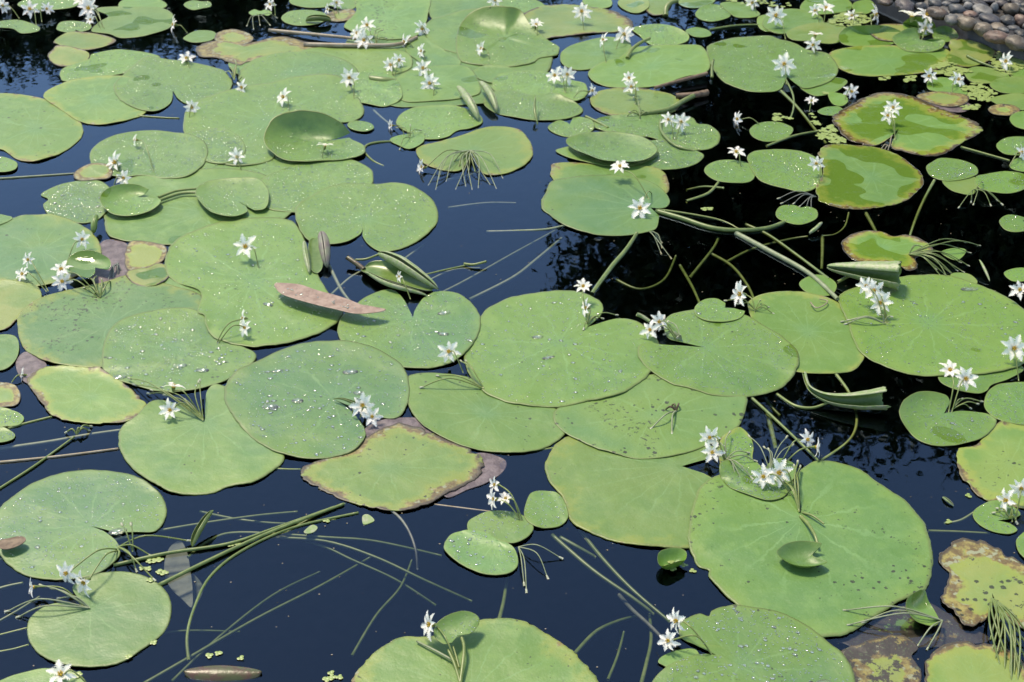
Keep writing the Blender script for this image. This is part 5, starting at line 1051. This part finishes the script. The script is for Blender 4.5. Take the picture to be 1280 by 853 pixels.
FL = '''
flower standing straight at the heart of the very large dewy pad|307,309|30|323,334|F|3
upper flower of the pair at the right edge of the very large dewy pad|305,398|20|270,427|L|2.4
lower flower of the pair at the right edge of the very large dewy pad|307,410|20|272,428|K|2
single starry flower at the gap above the blunt crowded pad|561,440|27|579,464|F|2.5
left flower of the pair in the notch of the bead-covered pad|454,507|30|440,514|F|2
right flower of the pair in the notch of the bead-covered pad|465,521|24|450,520|F|1.4
upper flower of the pair over the tangle at the lower left|217,484|24|250,516|B|2.4
lower flower of the pair over the tangle at the lower left|213,513|25|250,518|F|1.8
upper bloom rising from the notch of the widest centre pad|729,359|22|735,400|U|3.4
lower bloom in the notch of the widest centre pad|734,385|22|733,404|L|2
left bloom of the tight pair above the dewy notched pad|813,413|24|846,424|K|1.8
right bloom of the tight pair above the dewy notched pad|823,403|24|848,424|J|2.2
side-facing bloom beside the small round pad, right of the centre|927,368|30|944,390|L|2.4
back left bloom of the triple cluster on the widest dewy pad|1083,358|22|1106,402|K|4
middle bloom of the triple cluster on the widest dewy pad|1092,364|27|1108,402|F|3.6
front right bloom of the triple cluster on the widest dewy pad|1100,379|28|1110,402|F|2.6
upper starry flower of the stacked pair right of the centre|887,547|26|906,575|F|3
lower starry flower of the stacked pair right of the centre|890,566|27|908,577|F|2.2
left one of the big starry pair over the cupped pad at lower right|954,596|29|990,618|F|2
right one of the big starry pair over the cupped pad at lower right|973,591|33|993,612|F|2.4
left flower of the side-on pair against the black water|1008,550|24|975,580|J|2.8
right flower of the side-on pair against the black water|1020,559|22|978,580|R|2.2
left bloom of the pair standing in the shiny heart-shaped pad|1187,464|26|1186,514|U|4
right bloom of the pair standing in the shiny heart-shaped pad|1207,474|28|1190,514|F|3.2
starry flower at the right edge over the widest dewy pad|1267,436|30|1274,474|F|2.8
solitary flower cut by the right edge above the widest pad|1275,363|24|1290,384|K|2.4
lower left bloom of the pair at the lower right edge|1259,626|28|1266,650|L|2
upper right bloom of the pair at the lower right edge|1277,610|26|1270,648|D|3
left nodding flower on an arched stem at the lower left|84,716|27|146,684|D|2.4
right nodding flower on an arched stem at the lower left|107,727|31|147,686|D|2.2
small side-facing flower left of the two nodding ones|42,734|22|104,756|L|1.6
flower lying on the pad at the bottom left edge|76,844|34|112,856|U|1.4
fringed flower leaning left of the small raised leaf at the bottom|539,781|32|574,838|L|3
top bloom of the cluster above the floating trio|620,606|22|650,648|L|3.4
bottom bloom of the cluster above the floating trio|619,624|24|652,650|L|2.4
right bloom of the cluster above the floating trio|632,624|20|654,650|U|2.2
upper fringed flower hanging over the notch pad at the bottom|847,776|30|888,812|L|2.8
lower fringed flower facing front over the notch pad at the bottom|836,801|28|890,816|K|1.8
daisy-like open flower on the big wavy pad|800,261|29|815,240|F|1.6
flower at the front lip of the saucer pad|775,209|22|812,248|U|3.4
upper left flower of the left-hand cluster of five|102,300|20|82,332|J|2.4
highest flower at the left edge of the left-hand cluster|36,325|18|60,362|K|2.4
lowest left flower of the left-hand cluster|29,343|20|58,363|K|1.4
front flower of the left-hand cluster beside the heart leaf|78,352|25|124,372|F|1.4
flower just above the front one in the left-hand cluster|77,338|24|123,368|U|2.4
flower nodding above the left cupped pad of the twin pair|155,223|21|140,240|F|2
upper pale flower on the round dewy pad with curled edges|170,175|16|192,214|L|2
lower pale flower on the round dewy pad with curled edges|145,204|26|148,214|K|1.4
single flower between the round dewy pad and the expanse|297,197|21|302,213|F|1.6
flower in the black gap behind the two-lobed pad tip|240,135|20|236,146|F|1
tilted flower on the rim above the two-lobed pad|233,74|20|236,84|U|1.2
side-on flower by the green shoots right of the two-lobed pad|303,110|20|298,100|K|1
flower nearest the top left corner on a slanting stem|38,12|21|45,30|F|2.2
flower next to it, second from the top left corner|58,12|15|52,26|J|1.8
flower cut by the left edge in the top left corner|2,8|18|24,22|R|2
upper bloom of the bunch left of the two-tone corner pad|104,3|22|128,32|U|2.4
lower bloom of the bunch left of the two-tone corner pad|111,11|24|130,34|F|2
tiny bloom low in the bunch by the two-tone corner pad|114,25|14|125,34|K|1
nodding flower right of the wet end of the two-tone pad|218,31|19|234,40|L|1.6
flower facing left above the shell-like upright leaf|355,122|22|361,138|K|2
flower in front of the shell-like upright leaf|406,183|20|402,200|B|2
upright flower left of the flap pad, top middle|437,98|23|442,122|F|3
top bloom of the triple stack by the straw stem|459,32|20|466,56|F|3.2
middle pale bloom of the triple stack by the straw stem|447,42|18|464,56|K|2.6
bottom bloom of the triple stack by the straw stem|455,51|23|466,60|F|2
left bloom of the leaning pair beside the flap pad|489,82|20|491,94|K|1.4
right bloom of the leaning pair beside the flap pad|498,76|18|493,94|J|1.8
lower bloom at the folded edge of the speckled pad|507,53|22|518,60|L|1.2
upper bloom at the folded edge of the speckled pad|527,37|21|534,44|J|1.4
spiky white bloom standing alone above the twin blooms|528,64|18|532,76|L|2
upper one of the twin blooms at top middle|529,86|22|537,102|F|2
lower one of the twin blooms at top middle|537,105|23|542,120|F|1.6
flower leaning on the side of the humped pad|603,61|18|612,74|L|2
flower cut by the top edge above the humped pad|619,1|18|619,14|F|2
flower at the top edge above the small round pad|338,6|16|344,18|K|1.6
bloom at the top edge right of the pair of tiny pads|420,4|16|424,18|J|2
bloom left of the yellow-brown scrap near the top|411,12|14|420,22|L|1.6
low flower over blue water near the tiny star-shaped pad|490,157|14|505,166|L|.8
fallen bloom in the water left of the bleached-rim pad|529,209|20|586,190|L|1
flower standing on the pale yellow pad, top middle|727,15|23|730,38|F|3.4
faint flower left of the pale yellow pad|670,32|18|671,46|U|2
bunched flower above the broad smooth pad|781,44|24|770,60|K|2
lone flower pointing left on the pad beside the bunched one|755,50|17|758,78|L|3.4
left bloom of the pair on the green dewy pad, upper middle|694,95|22|706,114|K|2.4
right bloom of the pair on the green dewy pad, upper middle|709,94|22|707,115|F|2.6
upper bloom of the stacked pair on the faded pad|787,98|18|794,130|K|4
lower bloom of the stacked pair on the faded pad|789,109|20|796,130|F|3
drooping side-on bloom left of the faded pad|739,114|18|716,122|R|1
left one of the twin white flowers on the wide dewy pad|835,150|19|842,174|F|3
right one of the twin white flowers on the wide dewy pad|851,153|22|844,176|F|2.6
flower on trailing stems over the black water near the dewy lone pad|923,149|19|950,154|L|1
flower on the low green pad left of the dewy two-part pad|920,191|22|926,208|U|2
flower cut by the top edge above the white bloom group|940,4|18|946,16|F|2
large bright bloom at the top above the dewy notched pad|969,20|24|982,48|F|3.4
left of two small blooms on the smooth pad at top right|1019,14|16|1024,28|K|2
right of two small blooms on the smooth pad at top right|1032,11|20|1030,28|U|2.4
small bloom half sunk in the duckweed at top right|1065,20|16|1066,30|K|1
tall bloom between the duckweed and the crumpled pad|1093,19|23|1090,38|R|2
upper bloom of the stacked pair behind the large dewy pad|1019,44|18|1020,66|B|3.2
lower bloom of the stacked pair behind the large dewy pad|1016,57|19|1019,70|F|2.2
twin-centred bloom on the right lobe of the large dewy notched pad|980,81|27|983,104|F|3
bloom facing front under the long broad pad over black water|1064,115|20|1056,124|F|1.2
small upturned bloom above the dark tiny round pads|1014,127|15|1012,138|U|1
wide open flower spreading its petals against the pebbles|1140,21|27|1150,46|B|4
petals of the flower just right of the wide open one|1158,20|22|1154,46|U|4
flower low in front of the upright leaf by the edging|1156,36|22|1152,50|F|1.6
flower facing left at the end of the duckweed mat|1161,96|19|1166,108|F|2
flower turned right beside the duckweed at top right|1197,100|20|1190,114|J|1.6
flower leaning at the right edge among the duckweed|1259,77|21|1262,92|L|2
upper flower in the notch of the burnt-margin pad|1116,135|20|1120,172|F|4
lower flower in the notch of the burnt-margin pad|1110,145|20|1119,174|K|3.4
flower between the two wet pads over the black water|1020,205|20|1024,230|F|2.8
flower at the right edge beside the round dewy pad|1275,191|20|1262,206|R|1.6
fallen bloom lying on the water at the left edge|30,469|17|14,476|L|.3
half-hidden bloom inside the boat-shaped leaf|500,346|14|513,372|L|2.6
'''
NF = 0
for ln in FL.strip().split('\n'):
    lab, a, w_, r, f, z = ln.split('|'); fx, fy = map(float, a.split(',')); rx, ry = map(float, r.split(','))
    flower(lab, fx, fy, float(w_), rx, ry, f, float(z), NF); NF += 1
print('flowers', NF)

# ---------------------------------------------------------------- duckweed
def frond(vs, fs, c, rs, s):
    k0 = rs.uniform(0, 6)
    for k in range(rs.choice((3, 3, 4))):
        a = k0+k*1.9; d = Vector((math.cos(a), math.sin(a), 0)); r = s*rs.uniform(.75, 1.1); m = c+d*r*.95; b = len(vs)
        for i in range(10):
            t = 2*PI*i/10; vs.append(m+Vector((math.cos(t)*r, math.sin(t)*r*.85, 0)))
        vs.append(m+Vector((0, 0, r*.18)))
        for i in range(10): fs.append((b+i, b+(i+1) % 10, b+10))
DW = [(186, 702, 'three-leaved'), (177, 712, 'lower left'), (200, 700, 'right'), (198, 716, 'lower right'), (188, 725, 'lowest'), (192, 803, ''), (160, 823, ''), (99, 846, ''), (262, 818, ''), (272, 818, ''), (301, 822, ''), (289, 682, ''), (409, 650, ''), (840, 706, ''), (848, 709, ''), (866, 714, ''), (834, 712, ''), (414, 843, ''), (424, 846, ''), (408, 849, ''), (880, 260, ''), (1186, 652, ''), (1031, 117, ''), (1102, 98, ''), (1210, 618, '')]
DL = ['duckweed sprig at the upper left of the loose group above the kidney pad', 'duckweed sprig furthest left in the loose group above the kidney pad', 'duckweed sprig furthest right in the loose group above the kidney pad', 'duckweed sprig at the lower right of the loose group above the kidney pad',
      'duckweed sprig touching the top rim of the kidney pad', 'pair-like duckweed sprig hugging the right rim of the kidney pad', 'duckweed sprig at the bottom rim of the kidney pad', 'duckweed sprig beside the flower at the bottom left edge',
      'left duckweed sprig behind the bronze folded leaf', 'second duckweed sprig behind the bronze folded leaf', 'duckweed sprig above the right tip of the bronze folded leaf', 'duckweed sprig resting on the thick olive stem', 'duckweed sprig alone on the water beside the upper olive stems',
      'duckweed sprig under the small shell-like folded leaf', 'second duckweed sprig under the shell-like folded leaf', 'duckweed sprig drifting right of the shell-like folded leaf', 'duckweed sprig left below the shell-like folded leaf',
      'upper left duckweed sprig at the bottom edge of the open water', 'right duckweed sprig at the bottom edge of the open water', 'lowest duckweed sprig at the bottom edge of the open water', 'pale duckweed sprig on black water right of the big wavy pad',
      'duckweed sprig near the little pad at the lower right', 'duckweed sprig floating above the small oval pad', 'duckweed sprig on black water under the long broad pad', 'single duckweed sprig on the lower right open water']
rs = random.Random(9)
for (x, y, _), lab in zip(DW, DL):
    vs, fs = [], []; c = at(x, y, .0015); s = max(.0021, 5*pxm(x, y)*.55)
    for k in range(rs.choice((1, 2))): frond(vs, fs, Vector((k*s*2.6, rs.uniform(-1, 1)*s, 0)), rs, s)
    o = link('duckweed_sprig', mesh('duckweed_sprig', vs, fs), M_DUCK); z = pad_top(c.x, c.y); o.location = Vector((c.x, c.y, max(.0015, z+.0015)))
    tag(o, lab, 'duckweed', 'loose duckweed sprigs')
MAT_AREAS = [([(1035, 28), (1050, 16), (1075, 17), (1090, 26), (1070, 34), (1045, 33)], 130), ([(1163, 84), (1180, 79), (1205, 86), (1213, 92), (1190, 97), (1168, 92)], 110), ([(1238, 76), (1248, 66), (1275, 70), (1290, 78), (1262, 96), (1244, 88)], 150),
             ([(1022, 165), (1040, 158), (1052, 172), (1058, 180), (1035, 180), (1022, 174)], 60), ([(1200, 108), (1225, 104), (1245, 118), (1235, 128), (1210, 124)], 90), ([(1128, 98), (1145, 96), (1147, 101), (1130, 103)], 12), ([(960, 145), (985, 143), (990, 150), (965, 152)], 14), ([(900, 0), (960, 2), (1000, 6), (985, 10), (940, 10)], 30), ([(1012, 140), (1020, 150), (1030, 156), (1018, 158)], 10), ([(1200, 134), (1225, 132), (1222, 138), (1204, 138)], 16)]
vs, fs = [], []
for A, n in MAT_AREAS:
    P = np.array([at(x, y).xy[:] for x, y in A]); lo, hi = P.min(0), P.max(0); k = 0; t = 0
    while k < n and t < n*8:
        t += 1; x, y = rs.uniform(lo[0], hi[0]), rs.uniform(lo[1], hi[1])
        if inpoly(np.array([x]), np.array([y]), P)[0]: frond(vs, fs, Vector((x, y, max(.0015, pad_top(x, y)+.001)+rs.uniform(0, .0015))), rs, .0042); k += 1
tag(link('duckweed', mesh('duckweed', vs, fs), M_DUCK), 'pale green duckweed mat between the pads at the top right', 'duckweed', kind='stuff')
# pollen and tiny flecks drifting on the surface
vs, fs = [], []
for _ in range(700):
    p = at(rs.uniform(-40, 1320), rs.uniform(-20, 880)); 
    if pad_top(p.x, p.y) > 0: continue
    s = rs.uniform(.0003, .0010); b = len(vs); a = rs.uniform(0, 3)
    for k in range(5): vs.append(p+Vector((math.cos(a+k*1.256)*s*1.5, math.sin(a+k*1.256)*s, .0006)))
    fs.append(tuple(range(b, b+5)))
tag(link('floating_specks', mesh('floating_specks', vs, fs), M_TAN), 'tiny pale specks drifting on the water surface', 'specks', kind='stuff')
